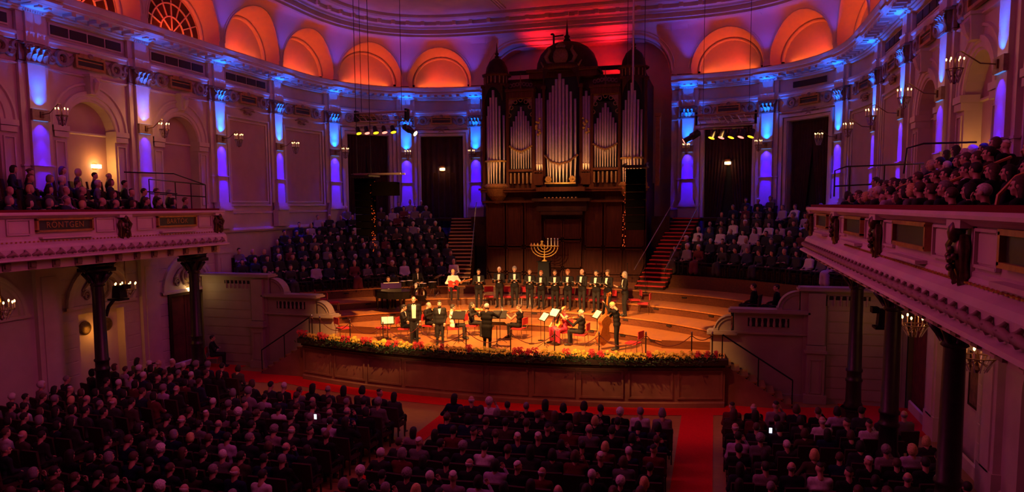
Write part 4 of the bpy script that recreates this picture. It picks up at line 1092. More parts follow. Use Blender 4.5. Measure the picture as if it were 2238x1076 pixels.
for sg, lb in ((-1, 'lit picture lamp on the curtained doorway just left of the organ'), (1, 'lit picture lamp on the curtained doorway just right of the organ')):
    sc = DOORS[(sg, 2)][1]
    wall_lamp(lb, WP(sg, sc, -.32, 9.0), wall_rz(sg, sc), .3, 4, (1, .35, .12), True)
s1 = PIL[3]+BAY/2
wall_lamp('lit exit lamp over the dark red door under the left balcony', WP(-1, s1, -.22, 3.36), wall_rz(-1, s1), .3, 3, (1, .6, .12))
light('POINT', 'recess_glow', (-13.75, PIL[2]+BAY/2-.1, 2.3), (1, .36, .04), 15, size=.25)
light('POINT', 'recess_glow', (13.3, PIL[3]+BAY/2+1.0, 2.9), (1, .5, .08), 14, size=.3)
light('POINT', 'recess_glow', (12.6, 24.6, 3.0), (1, .5, .08), 4, size=.3)
light('POINT', 'recess_glow', (13.25, PIL[2]+BAY/2, 2.8), (1, .45, .12), 5, size=.3)

# ------------------------------------------------------------------ hanging lighting trusses and line-array loudspeakers
def truss(label, xl, xr, y, z, flip, cable_top=17.3):
    t = thing('lighting_truss', label, 'truss', ((xl+xr)/2, y, z)); L = xr-xl
    for yy, zz in ((-.16, .5), (.16, .5), (0, .12)):
        MB().tube([(-L/2, yy, zz), (L/2, yy, zz)], .03, 6).build('chord', MT['alu'], t)
    MB().tube([(-L/2, -.1, -.05), (L/2-.5, -.1, -.05)], .03, 6).build('lamp_bar', MT['alu'], t)
    n = 9
    for q in range(n):
        x0, x1 = -L/2+L*q/n, -L/2+L*(q+1)/n
        m = MB(); m.tube([(x0, -.16, .5), (x1, 0, .12)], .012, 4); m.tube([(x0, .16, .5), (x1, 0, .12)], .012, 4); m.tube([(x0, -.16, .5), (x0, .16, .5)], .012, 4); m.build('lattice', MT['alu'], t)
    for x in (-L/2+.05, L/2-.05): MB().box((x, 0, .36), (.08, .36, .5)).build('end_plate', MT['black'], t)
    for x in (-L*.02, L*.02) if False else (-L/2+.3, L/2-.3): MB().tube([(x, 0, .5), (x, 0, cable_top-z)], .012, 4).build('cable', MT['black'], t)
    xs = np.linspace(-L/2+.12, L/2-.75, 5)
    if flip: xs = -xs[::-1]
    for q, x in enumerate(xs):
        c = thing('stage_lamp', '%s stage lamp from the left on the hanging %s truss' % (ORD[q], 'left' if not flip else 'right'), 'stage lamp', ((xl+xr)/2+x, y-.1, z-.12))
        aim = Vector(((1 if not flip else -1)*.35, -.25, -1)).normalized(); q_ = aim.to_track_quat('-Z', 'Y').to_matrix().to_4x4()
        m = MB(); m.lathe([(.06, .0), (.1, -.05), (.115, -.3), (.14, -.34)], 10); m.xf(q_); m.build('can', MT['can_black'], c, True)
        yel = (q % 2 == 0) if not flip else (q % 2 == 0)
        m = MB(); m.lathe([(.001, -.335), (.125, -.335)], 12); m.xf(q_); m.build('gel', MT['lamp_yellow' if yel else 'lamp_pink'], c)
        m = MB(); m.tube([(-.13, 0, -.1), (-.13, 0, .08), (.13, 0, .08), (.13, 0, -.1)], .012, 4); m.build('yoke', MT['alu'], c)
    d = -1 if flip else 1
    c = thing('profile_spot', 'long black profile spotlight hung at the stage-side end of the %s truss' % ('right' if flip else 'left'), 'stage lamp', ((xl+xr)/2+d*(L/2+.05), y-.1, z-.3))
    aim = Vector((d*1.0, -.2, -.6)).normalized(); q_ = aim.to_track_quat('-Z', 'Y').to_matrix().to_4x4()
    m = MB(); m.lathe([(.05, .3), (.14, .25), (.15, -.1), (.11, -.14), (.11, -.4), (.14, -.45)], 10); m.xf(q_); m.build('barrel', MT['can_black'], c, True)
    m = MB(); m.lathe([(.001, -.44), (.12, -.44)], 12); m.xf(q_); m.build('lens', MT['lamp_white' if not flip else 'lamp_pink'], c)
    m = MB(); m.tube([(0, -.15, 0), (0, -.15, .3), (0, .15, .3), (0, .15, 0)], .014, 4); m.build('yoke', MT['alu'], c)
    return t
truss('aluminium truss with coloured lamps hanging left of the organ', -8.35, -5.75, 29.8, 10.55, False)
truss('aluminium truss with coloured lamps hanging right of the organ', 6.75, 9.1, 29.8, 9.85, True)
for x in (-7.4, 7.9): light('SPOT', 'truss_beam', (x, 29.4, 9.9), (1, .5, .12), 520, (x*.35, 27, 1.6), .2, angle=60, blend=.7)
def line_array(label, x, y, z0, z1, sg):
    t = thing('line_array', label, 'loudspeaker', (x, y, z0)); n = 8; h = (z1-z0)/n
    for q in range(n):
        o = MB().box((0, .03*abs(q-n+1)*.3, h*(q+.5)), (.62, .5, h*.94)); o = o.build('cabinet', MT['speaker_black'], t)
        MB().box((0, -.255+.03*abs(q-n+1)*.3, h*(q+.5)), (.52, .015, h*.8)).build('front_grille', MT['speaker_black'], o)
    m = MB(); m.box((0, 0, h*n+.08), (.8, .9, .06))
    for sx in (-.36, .36): m.tube([(sx, -.4, h*n+.12), (sx, .4, h*n+.2)], .03, 5)
    m.build('rigging_frame', MT['iron'], t)
    for dx in (-.3, .26): MB().tube([(dx, 0, h*n+.1), (dx, 0, 17.3-z0)], .012, 4).build('cable', MT['iron'], t)
    m = MB()
    for q in range(40): m.ball((sg*-.36+random.uniform(-.05, .05), -.1+random.uniform(-.1, .1), -.6+random.uniform(0, z1-z0+.6)), .02, 5, 3)
    m.build('garland_bulbs', MT['garland'], t)['kind'] = 'stuff'  # reddish balls for the red lights of a hanging string
    return t
t = line_array('tall black line-array loudspeaker hanging on the right of the organ', 5.0, 24.2, 5.95, 8.0, 1)
MB().tube([(-.12, 0, 2.1), (-.12, 0, 11.3)], .03, 6).build('suspension_pole', MT['alu'], t)
t = line_array('tall black line-array loudspeaker hanging in front of the left choir', -5.05, 24.2, 5.7, 7.85, -1)
m = MB(); m.box((.85, 0, 1.75), (.9, .5, .5)); m.build('side_fill', MT['speaker_black'], t)
m = MB(); m.box((.6, -.2, 2.3), (1.9, .06, .06)); m.box((.6, .2, 2.3), (1.9, .06, .06)); m.build('spreader_bar', MT['alu'], t)
lb = thing('lighting_bar', 'black lighting bar hanging at the top above the organ', 'lighting bar', (-1.1, 29, 16.1))
MB().box((0, 0, .06), (2.6, .5, .2)).build('bar', MT['black'], lb)
for dx in (-1.0, .9): MB().tube([(dx, 0, .16), (dx, 0, 1.28)], .02, 5).build('cable', MT['iron'], lb)
o = MB().ball((.25, -.2, -.06), (.05, .05, .05), 8, 5).build('lamp', MT['lamp_white'], lb)
# ------------------------------------------------------------------ people: smooth implicit bodies meshed once per pose
def surfnets(f, org, h):
    nx, ny, nz = f.shape; ins = f < 0
    c = [ins[i:nx-1+i, j:ny-1+j, k:nz-1+k] for i in (0, 1) for j in (0, 1) for k in (0, 1)]
    cnt = sum(x.astype(np.int8) for x in c); act = (cnt > 0) & (cnt < 8)
    idx = -np.ones(act.shape, int); ii = np.argwhere(act); idx[act] = np.arange(len(ii))
    acc = np.zeros((len(ii), 3)); num = np.zeros(len(ii))
    co = [(i, j, k) for i in (0, 1) for j in (0, 1) for k in (0, 1)]
    for a in range(8):
        for b in range(a+1, 8):
            d = np.abs(np.subtract(co[a], co[b]))
            if d.sum() != 1: continue
            fa = f[ii[:, 0]+co[a][0], ii[:, 1]+co[a][1], ii[:, 2]+co[a][2]]; fb = f[ii[:, 0]+co[b][0], ii[:, 1]+co[b][1], ii[:, 2]+co[b][2]]
            s = (fa < 0) != (fb < 0); t = np.where(s, fa/np.where(s, fa-fb, 1), 0)
            p = np.array(co[a])+np.array(np.subtract(co[b], co[a]))*t[:, None]
            acc += np.where(s[:, None], p, 0); num += s
    v = (ii+acc/num[:, None])*h+np.array(org)
    q = []
    for ax in range(3):
        sl0 = [slice(1, -1)]*3; sl0[ax] = slice(0, -1); sl1 = list(sl0); sl1[ax] = slice(1, None)
        e = np.argwhere(ins[tuple(sl0)] != ins[tuple(sl1)])
        off = np.ones(3, int); off[ax] = 0; e = e+off
        sg = ins[e[:, 0], e[:, 1], e[:, 2]]
        u, w = [(1, 2), (2, 0), (0, 1)][ax]
        def cell(du, dw):
            g = e.copy(); g[:, u] -= du; g[:, w] -= dw; return idx[g[:, 0], g[:, 1], g[:, 2]]
        quad = np.stack([cell(1, 1), cell(0, 1), cell(0, 0), cell(1, 0)], 1)
        quad[~sg] = quad[~sg][:, ::-1]; q.append(quad)
    q = np.concatenate(q); q = q[(q >= 0).all(1)]
    return v, q
def sd_cap(P, a, b, ra, rb):
    a = np.array(a, np.float32); b = np.array(b, np.float32); ab = b-a
    t = np.clip(((P-a)@ab)/max(1e-9, float(ab@ab)), 0, 1)
    return np.linalg.norm(P-a-t[..., None]*ab, axis=-1)-(ra+(rb-ra)*t)
def sd_ell(P, c, r):
    d = (P-np.array(c, np.float32))/np.array(r, np.float32); k = np.linalg.norm(d, axis=-1)
    return (k-1)*min(r)
def smin(a, b, k):
    h = np.clip(.5+.5*(b-a)/k, 0, 1); return b+(a-b)*h-k*h*(1-h)
def sdf(prims, P, k=.035):
    out = None
    for p in prims:
        d = sd_cap(P, *p[1:5]) if p[0] == 'c' else sd_ell(P, *p[1:3])
        out = d if out is None else smin(out, d, k)
    return out
def mesh_sdf(fn, lo, hi, h):
    lo = np.array(lo)-2*h; hi = np.array(hi)+2*h
    n = np.ceil((hi-lo)/h).astype(int)+1
    g = np.stack(np.meshgrid(*[lo[i]+h*np.arange(n[i]) for i in range(3)], indexing='ij'), -1).astype(np.float32)
    return surfnets(fn(g), lo, h)
# ---- head (local: face towards +y, origin at the middle of the head)
def head_mesh(h):
    pr = [('e', (0, -.012, .025), (.076, .096, .098)), ('e', (0, .02, -.045), (.058, .070, .075)), ('e', (0, .062, -.088), (.03, .028, .025)),
          ('c', (0, -.02, -.06), (0, -.035, -.20), .052, .060), ('c', (0, .082, .022), (0, .108, -.022), .011, .017),
          ('e', (0, .074, .035), (.055, .018, .014)), ('e', (-.080, -.012, -.004), (.012, .022, .034)), ('e', (.080, -.012, -.004), (.012, .022, .034)),
          ('e', (0, .075, -.058), (.026, .016, .013)), ('e', (-.045, .05, -.03), (.025, .025, .02)), ('e', (.045, .05, -.03), (.025, .025, .02))]
    def fn(P):
        d = sdf(pr, P, .018)
        for sx in (-1, 1): d = np.maximum(d, -(sd_ell(P, (sx*.032, .098, .012), (.018, .016, .011))))
        return d
    v, q = mesh_sdf(fn, (-.1, -.12, -.22), (.1, .13, .13), h)
    fc = v[q].mean(1)
    mi = np.zeros(len(q), int)
    for sx in (-1, 1): mi[(np.abs(fc[:, 0]-sx*.032) < .016) & (np.abs(fc[:, 2]-.012) < .010) & (fc[:, 1] > .06)] = 4
    mi[(np.abs(fc[:, 0]) < .026) & (np.abs(fc[:, 2]+.060) < .009) & (fc[:, 1] > .06)] = 5
    return v, q, mi
HEAD_F, HEAD_C = head_mesh(.0105), head_mesh(.016)
# ---- hair and headwear in head space
def hair_mesh(kind, h=.013):
    def fn(P):
        x, y, z = P[..., 0], P[..., 1], P[..., 2]
        sk = sd_ell(P, (0, -.016, .032), (.086, .108, .106))
        face = np.maximum.reduce([-(y-.035), z-.075])*0+np.maximum(.038-y-(z*.25), z-.072)     # face opening (negative inside)
        if kind == 'short': return np.maximum.reduce([sk, -face, -.055-z+(y > 0)*.03])
        if kind == 'fringe': return np.maximum.reduce([sk, z-.045, -.06-z, y-.0])
        if kind == 'cap': return np.maximum(sd_ell(P, (0, -.02, .036), (.088, .108, .110)), .095-z+.35*y)
        if kind == 'bun': return smin(np.maximum.reduce([sk, -face, -.06-z]), sd_ell(P, (0, -.12, .04), (.045, .04, .045)), .01)
        if kind == 'long':
            b = np.maximum(sd_ell(P, (0, -.05, -.05), (.095, .075, .17)), y-.01)
            return smin(np.maximum.reduce([sk, -face, -.1-z]), b, .02)
        if kind == 'curly':
            w = .010*np.sin(x*95)*np.sin(y*90+1)*np.sin(z*88)
            return np.maximum.reduce([sd_ell(P, (0, -.02, .04), (.105, .125, .12))+w, -face-.0, -.075-z])
        if kind == 'bob':
            b = np.maximum(sd_ell(P, (0, -.03, -.03), (.105, .09, .11)), y-.025)
            return smin(np.maximum.reduce([sk, -face, -.08-z]), b, .02)
    v, q = mesh_sdf(fn, (-.12, -.18, -.24), (.12, .12, .17), h)
    me = bpy.data.meshes.new('hair'); me.from_pydata(v.tolist(), [], q.tolist()); me.materials.append(MT['hair']); me.polygons.foreach_set('use_smooth', [True]*len(q)); return me
HAIR = {k: hair_mesh(k, .015) for k in ('short', 'fringe', 'cap', 'bun', 'long', 'curly', 'bob')}
# ---- hand (local: wrist at origin, fingers along +y, palm down -z, thumb towards +x * side)
def hand_mb(side, curl=.5):
    m = MB(); m.ball((0, .045, 0), (.040, .052, .016), 8, 5)
    for q, (x, L) in enumerate(((-.030, .060), (-.011, .075), (.010, .080), (.029, .070))):
        x = -x*side; a = Vector((x, .085, 0)); d1 = Vector((x*.15, math.cos(curl*.5), -math.sin(curl*.5))).normalized()
        d2 = Vector((x*.1, math.cos(curl*1.4), -math.sin(curl*1.4))).normalized(); d3 = Vector((0, math.cos(curl*2.2), -math.sin(curl*2.2)))
        b = a+d1*L*.45; c = b+d2*L*.32; e = c+d3*L*.26; m.tube([a-d1*.02, b, c, e], [.0095, .009, .008, .006], 5)
    m.tube([(side*.030, .025, -.004), (side*.052, .052, -.012), (side*.056, .078, -.02)], [.012, .010, .007], 5)
    return m
def body(J, h=.02, female=False, skirt=None, head=HEAD_F, hscale=1.0, tails=False, curl=.6, armskin=False, girth=1.0):
    """J: joints (pelvis, chest, neck, head, face direction, shoulders/elbows/wrists/hips/knees/ankles/toes per side)"""
    V = lambda k: np.array(J[k], float)
    top, low, sho, arm = [], [], [], []
    pel, ch, nk = V('pelvis'), V('chest'), V('neck')
    ex = V('ex'); g = girth
    wa = (pel+ch)/2
    if female:
        top += [('c', pel-ex*.075, pel+ex*.075, .115*g, .115*g), ('c', wa-ex*.06, wa+ex*.06, .092*g, .092*g), ('c', ch-ex*.085, ch+ex*.085, .098*g, .098*g), ('c', ch+(nk-ch)*.1-ex*.06+J['fw']*.07, ch+(nk-ch)*.1+ex*.06+J['fw']*.07, .055, .055)]
    else:
        top += [('c', pel-ex*.075, pel+ex*.075, .122*g, .122*g), ('c', wa-ex*.08, wa+ex*.08, .112*g, .112*g), ('c', ch-ex*.095, ch+ex*.095, .114*g, .114*g)]
    top += [('c', ch+(nk-ch)*.55-ex*.10, ch+(nk-ch)*.55+ex*.10, .085, .085), ('c', ch, nk, .10, .060)]
    arms_pr = []
    for s in ('l', 'r'):
        S, E, W = V('sh'+s), V('el'+s), V('wr'+s)
        top.append(('c', nk+(S-nk)*.35-np.array((0, 0, .04)), S, .065, .064))
        (arm if armskin else top).append(('c', S, E, .058*g, .046*g)); (arm if armskin else top).append(('c', E, W, .045*g, .033))
        Hh, K, A, T = V('hp'+s), V('kn'+s), V('an'+s), V('to'+s)
        low += [('c', Hh, K, .088*g, .062), ('c', K, A+np.array((0, 0, .02)), .060, .045)]
        sho += [('c', A-np.array((0, 0, .025))-(T-A)*.15, T-np.array((0, 0, .015)), .042, .034)]
    if skirt is not None:
        km = (V('knl')+V('knr'))/2; am = (V('anl')+V('anr'))/2
        if skirt == 'sit': (top).extend([('c', pel, km, .15, .15), ('c', km-ex*.1, am-ex*.12+np.array((0, 0, .12)), .10, .12), ('c', km+ex*.1, am+ex*.12+np.array((0, 0, .12)), .10, .12)])
        else: top.extend([('c', pel, am+np.array((0, 0, skirt)), .13, .19)])
    if tails:
        b = pel-J['fw']*.05; top.extend([('c', b-ex*.09, b-ex*.10-np.array((0, 0, tails)), .09, .075), ('c', b+ex*.09, b+ex*.10-np.array((0, 0, tails)), .09, .075), ('c', b, b-np.array((0, 0, tails*.95)), .10, .09)])
    allp = top+low+sho+arm
    pts = np.array([np.array(p[1])+s*.2 for p in allp for s in (-1, 1)]+[np.array(p[2])+s*.2 for p in allp if p[0] == 'c' for s in (-1, 1)])
    def fn(P):
        d = sdf(top, P, .05)
        for gset in (low, sho, arm):
            if gset: d = smin(d, sdf(gset, P, .02), .02)
        return d
    v, q = mesh_sdf(fn, pts.min(0)+.06, pts.max(0)-.06, h)
    fc = v[q].mean(1).astype(np.float32)
    ds = [sdf(top, fc, .03), sdf(low, fc, .03), sdf(sho, fc, .03)]+([sdf(arm, fc, .02)] if arm else [])
    mi = np.argmin(np.stack(ds), 0); mi = np.array([1, 2, 3, 0])[mi]
    HV, HQ, HM = head
    f = J['face']; f = np.array(f)/np.linalg.norm(f); up = J.get('hup', np.array((0, 0, 1.))); rx = np.cross(f, up); rx /= np.linalg.norm(rx); u2 = np.cross(rx, f)
    Rm = np.stack([rx, f, u2], 1); hc = V('head')
    hv = (HV*hscale)@Rm.T+hc
    vs = [v, hv]; qs = [q.tolist(), (HQ+len(v)).tolist()]; ms = [mi.tolist(), HM.tolist()]; n = len(v)+len(hv)
    for s, sd in (('l', -1), ('r', 1)):
        W = Vector(J['wr'+s]); d = (W-Vector(J['el'+s])).normalized()
        d = Vector(J.get('hd'+s, d)).normalized(); pn = Vector(J.get('pn'+s, (0, 0, -1)))     # palm normal
        z = -(pn-d*pn.dot(d)); z = z.normalized() if z.length > 1e-4 else Vector((0, 0, 1)); x = d.cross(z)
        hm = hand_mb(sd, curl); M4 = Matrix(((x.x, d.x, z.x, W.x), (x.y, d.y, z.y, W.y), (x.z, d.z, z.z, W.z), (0, 0, 0, 1))); hm.xf(M4)
        vs.append(np.array(hm.v)); qs.append([[i+n for i in fa] for fa in hm.f]); ms.append([0]*len(hm.f)); n += len(hm.v)
    me = bpy.data.meshes.new('person')
    me.from_pydata(np.concatenate(vs).tolist(), [], [fa for l in qs for fa in l])
    me.polygons.foreach_set('material_index', [i for l in ms for i in l]); me.polygons.foreach_set('use_smooth', [True]*len(me.polygons)); me.update()
    HM4 = Matrix([[Rm[i][0]*hscale, Rm[i][1]*hscale, Rm[i][2]*hscale, hc[i]] for i in range(3)]+[[0, 0, 0, 1]])
    return me, HM4, (lambda P: sdf(top, np.asarray(P, np.float32), .05))
def set_mats(me, topm='cloth', lowm='trousers'):
    for k in ('skin', topm, lowm, 'shoe', 'eye', 'lips'): me.materials.append(MT[k])
    return me
def A3(*a): return np.array(a, float)
def joints_stand(H=1.78, lean=0.0, arms=None, turn=0.0, feet=.10, head_turn=0.0, nod=0.0):
    k = H/1.78; ex = A3(1, 0, 0); fw = A3(0, 1, 0)
    J = dict(ex=ex, fw=fw, pelvis=A3(0, 0, .95)*k, chest=A3(0, lean*.5, 1.28)*k, neck=A3(0, lean, 1.49)*k, head=A3(0, lean+.02, 1.655)*k, face=A3(math.sin(head_turn), math.cos(head_turn), -nod))
    for s, sg in (('l', -1), ('r', 1)):
        J['sh'+s] = A3(sg*.185, lean*.8, 1.43)*k; J['el'+s] = A3(sg*.235, lean*.6-.03, 1.14)*k; J['wr'+s] = A3(sg*.225, lean*.5+.05, .89)*k
        J['hp'+s] = A3(sg*.095, 0, .92)*k; J['kn'+s] = A3(sg*feet*1.02, .02, .50)*k; J['an'+s] = A3(sg*feet*1.05, -.01, .085); J['to'+s] = A3(sg*feet*1.3, .16, .055)
    if arms: J.update({a: np.array(b)*k for a, b in arms.items()})
    return J
def joints_sit(seat=.46, lean=0.0, arms=None, head_turn=0.0, nod=.05, cross=False, H=1.0, spread=.12):
    ex = A3(1, 0, 0); fw = A3(0, 1, 0); z = seat+.10
    J = dict(ex=ex, fw=fw, pelvis=A3(0, 0, z), chest=A3(0, -.03+lean*.5, z+.33), neck=A3(0, -.02+lean, z+.54), head=A3(0, .01+lean*1.1, z+.705), face=A3(math.sin(head_turn), math.cos(head_turn), -nod))
    for s, sg in (('l', -1), ('r', 1)):
        J['sh'+s] = A3(sg*.18, -.02+lean*.85, z+.48); J['el'+s] = A3(sg*.24, .03+lean*.5, z+.20); J['wr'+s] = A3(sg*.10, .27, z+.13)
        J['hp'+s] = A3(sg*.09, .02, z); J['kn'+s] = A3(sg*spread, .44, z+.0); J['an'+s] = A3(sg*(spread-.01), .43, .085); J['to'+s] = A3(sg*(spread+.01), .60, .055)
    if cross:
        J['knr'] = A3(.04, .48, z+.10); J['anr'] = A3(-.06, .74, z-.22); J['tor'] = A3(-.10, .90, z-.20)
    if arms: J.update({a: np.array(b) for a, b in arms.items()})
    return J
HAIRC = {'dark': (.02, .014, .012), 'brown': (.09, .045, .025), 'grey': (.22, .19, .19), 'white': (.62, .55, .54), 'blond': (.60, .40, .16), 'red': (.30, .09, .03)}

# ---- audience prototypes: eight seated bodies, shared by all copies
SEATED = []
def _aud():
    L = lambda z: {'ell': (-.24, .05, z+.20), 'elr': (.24, .05, z+.2)}
    z = .56
    poses = [dict(), dict(lean=.05, head_turn=.35), dict(lean=-.03, head_turn=-.3), dict(cross=True, head_turn=.1), dict(lean=.10, nod=.25, arms={'wrl': (-.06, .30, z+.2), 'wrr': (.06, .30, z+.2)}),
             dict(arms={'ell': (-.24, .14, z+.22), 'elr': (.24, .14, z+.22), 'wrl': (.06, .20, z+.24), 'wrr': (-.06, .22, z+.27)}, head_turn=-.1),
             dict(arms={'elr': (.30, .10, z+.34), 'wrr': (.16, .16, z+.58), 'pnr': (0, -1, 0)}, head_turn=.15), dict(arms={'ell': (-.36, -.02, z+.24), 'wrl': (-.25, .2, z+.20)}, lean=.02, head_turn=.2)]
    for q, p in enumerate(poses):
        me, hm, _ = body(joints_sit(**p), .03, female=q in (1, 4, 7), head=HEAD_C, skirt='sit' if q in (1, 7) else None, girth=1.0 if q % 3 else 1.1)
        SEATED.append((set_mats(me), hm))
_aud()
PHAIR = [('short', 'dark'), ('short', 'dark'), ('bob', 'dark'), ('short', 'brown'), ('long', 'dark'), ('bob', 'brown'), ('short', 'grey'), ('short', 'white'), ('short', 'dark'), ('fringe', 'grey'), ('cap', 'dark'), ('short', 'brown'), ('bob', 'dark'), ('bob', 'grey'), ('curly', 'white'), ('long', 'brown'), ('long', 'dark'), ('bun', 'brown'), ('short', 'dark'), ('cap', 'white'), ('bob', 'blond'), ('fringe', 'white'), ('curly', 'grey')]
CLOTH = [('black jacket', (.012, .010, .012)), ('dark jacket', (.02, .018, .03)), ('charcoal jacket', (.035, .03, .035)), ('navy jacket', (.012, .016, .05)), ('brown jacket', (.06, .035, .025)), ('grey sweater', (.14, .12, .13)), ('dark red top', (.12, .012, .02)), ('lilac shirt', (.42, .32, .46)), ('white shirt', (.62, .55, .58)), ('patterned blouse', (.25, .18, .2))]
CW = [24, 20, 12, 8, 6, 6, 4, 4, 4, 3]
def person_seated(loc, rz, label, group, q=None, cloth=None, hair=None, scale=1.0):
    q = random.randrange(8) if q is None else q
    if group and 'balcon' in group and q in (3, 4): q = 5
    cl = cloth or random.choices(CLOTH, CW)[0]; ha = hair or random.choice(PHAIR)
    if group and 'balcon' in group and ha[1] in ('white', 'grey') and random.random() < .7: ha = random.choice(PHAIR[:6])
    if group and 'balcon' in group and cl[1][0] > .1 and random.random() < .6: cl = CLOTH[0]
    me, hm = SEATED[q]
    p = ob('person', me, None, loc, rz); p.color = (*cl[1], 1); tag(p, label.replace('%c', cl[0]), 'person', group)
    p.scale = (scale,)*3
    h = ob('hair' if ha[0] != 'cap' else 'skullcap', HAIR[ha[0]], p); h.matrix_local = hm; h.color = (*HAIRC[ha[1]], 1)
    return p
# a plain theatre chair, one mesh shared by every seat of the stalls
def stall_chair():
    m = MB(); m.box((0, .03, .42), (.48, .46, .08)); m.box((0, -.22, .70), (.47, .06, .56), rx=.12)
    for x in (-.21, .21):
        m.box((x, .2, .2), (.035, .035, .40)); m.box((x, -.2, .2), (.035, .035, .40)); m.mat(1)
        m.tube([(x*1.08, -.24, .62), (x*1.08, .0, .64), (x*1.08, .16, .60), (x*1.08, .18, .42)], .018, 5); m.mat(0)
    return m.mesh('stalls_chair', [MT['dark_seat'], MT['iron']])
CHAIR = stall_chair()
# ------------------------------------------------------------------ seating plan
SEATS = []      # (x, y, z, rz, block name, row, seat, kind)
def block(name, x0, x1, yfront, nrows, pitch=.535, dy=.93, face=(0.0, 27.0)):
    n = int((x1-x0)/pitch)
    for r in range(nrows):
        y = yfront-r*dy
        for q in range(n):
            x = x0+(x1-x0-(n-1)*pitch)/2+q*pitch+random.uniform(-.04, .04)
            p = CAM_P; d = Vector((x, y, 1.2))-p; w_ = d.dot(CF)
            u = 1119+CAM_F*d.dot(CR)/w_; v = CAM_CY-CAM_F*d.dot(CU)/w_
            if u < -40 or u > 2280 or v > 1130: continue
            if any(abs(abs(x)-11.65) < .62 and abs(y-cy_) < .62 for cy_ in (PIL[1], PIL[2], PIL[3])): continue
            a = math.atan2(-(0.0-x), 40.0-y)*.35
            SEATS.append((x, y, 0.0, a+random.uniform(-.12, .12), name, r, q, 'stalls'))
block('centre stalls', .12, 6.70, 18.65, 8, .53)
block('right stalls', 7.72, 12.9, 20.05, 8)
block('inner left stalls', -6.5, -1.05, 18.65, 10)
block('outer left stalls', -12.9, -7.8, 20.5, 13)
for (sg, k), (r, z, a0, a1) in ROWS.items():
    rr = r+.48; n = int((a1-a0-.05)*rr/.58)
    for q in range(n):
        a = a0+.03+(a1-a0-.05)*(q+.5)/max(1, n); x, y = arc(rr, sg*a)
        if k > 0 and wall_r(sg*a) < rr+.5: continue
        f = math.atan2(x, 22-y)    # face the stage
        SEATS.append((x, y, z, f+random.uniform(-.15, .15), SIDE[sg]+' choir', k, q, 'choir'))
for sg in (-1, 1):
    for r in range(4):
        xb = 11.18+.70*r; z = 5.72+.34*r
        for q, y in enumerate(np.arange(21.9 if r < 2 else 20.6, 12.0 if sg < 0 else 5.2, -.62)):
            f = math.atan2(sg*1.0, .85)
            if sg > 0 and y < 8.2: continue
            SEATS.append((sg*xb, y+random.uniform(-.05, .05), z, f+random.uniform(-.25, .25), SIDE[sg]+' balcony', r, q, 'balcony'))
def vis_key(s):
    d = (Vector(s[:3])-CAM_P).length
    if s[3+4] == 'balcony': d *= (.75 if s[0] > 0 else 1.0)
    if s[7] == 'choir': d = d*(.86 if s[5] <= 0 else 1.3)
    return d
SEATS = [s for s in SEATS if random.random() > (.03 if s[7] != 'balcony' else .12)]
SEATS.sort(key=vis_key)
NEAR, FAR = SEATS[:300], SEATS[300:]
def rowname(s):
    nm, r, q = s[4], s[5], s[6]
    if s[7] == 'choir': r = r+2 if s[0] < 0 else r
    a = {'stalls': 'from left', 'choir': 'from organ stairs', 'balcony': 'from stage end'}[s[7]]
    return '%s row of %s, %s seat %s' % (ORD[r], nm, ORD[min(q, 29)], a)
GRP = {'stalls': 'audience in the stalls', 'choir': 'audience on the choir terraces', 'balcony': 'audience on the side balconies'}
for s in NEAR:
    person_seated((s[0], s[1], s[2]), s[3], 'seated person in %c, '+rowname(s), GRP[s[7]], scale=random.uniform(.94, 1.06))
# everyone farther off, one object
def rest_of_audience():
    vs, fs, mi, ca = [], [], [], []
    for s in FAR:
        q = random.randrange(8); me, hm = LOW[q]; ha = random.choice(PHAIR); hme = LOWH[ha[0]]
        cl = random.choices(CLOTH, CW)[0]
        M4 = Matrix.Translation(s[:3]) @ Matrix.Rotation(s[3], 4, 'Z') @ Matrix.Scale(random.uniform(.94, 1.06), 4)
        for (V, Q, I), mm, c in ((me, M4, cl[1]), (hme, M4 @ hm, HAIRC[ha[1]])):
            A = np.array(mm); o = len(vs) and sum(len(x) for x in vs) or 0
            vs.append(V@A[:3, :3].T+A[:3, 3]); fs.append((Q+o)); mi.append(I); ca.append(np.tile(np.array((*c, 1.0)), (len(V), 1)))
    V = np.concatenate(vs); Q = np.concatenate(fs); I = np.concatenate(mi); Cc = np.concatenate(ca)
    me = bpy.data.meshes.new('audience_crowd'); me.from_pydata(V.tolist(), [], Q.tolist())
    at_ = me.color_attributes.new('Col', 'FLOAT_COLOR', 'POINT'); at_.data.foreach_set('color', Cc.astype(np.float32).ravel())
    mats = ['skin', 'crowd_cloth', 'trousers', 'shoe', 'eye', 'lips', 'crowd_cloth']
    m = mat('crowd_cloth', (.1, .1, .1), .8); nt = m.node_tree; vc = nt.nodes.new('ShaderNodeVertexColor'); vc.layer_name = 'Col'; nt.links.new(vc.outputs['Color'], nt.nodes['Principled BSDF'].inputs['Base Color'])
    for k in mats: me.materials.append(MT[k])
    me.polygons.foreach_set('material_index', I.tolist()); me.polygons.foreach_set('use_smooth', [True]*len(Q)); me.update()
    tag(ob('audience_crowd', me), 'many more seated people filling the far rows of the hall', 'audience', kind='stuff')
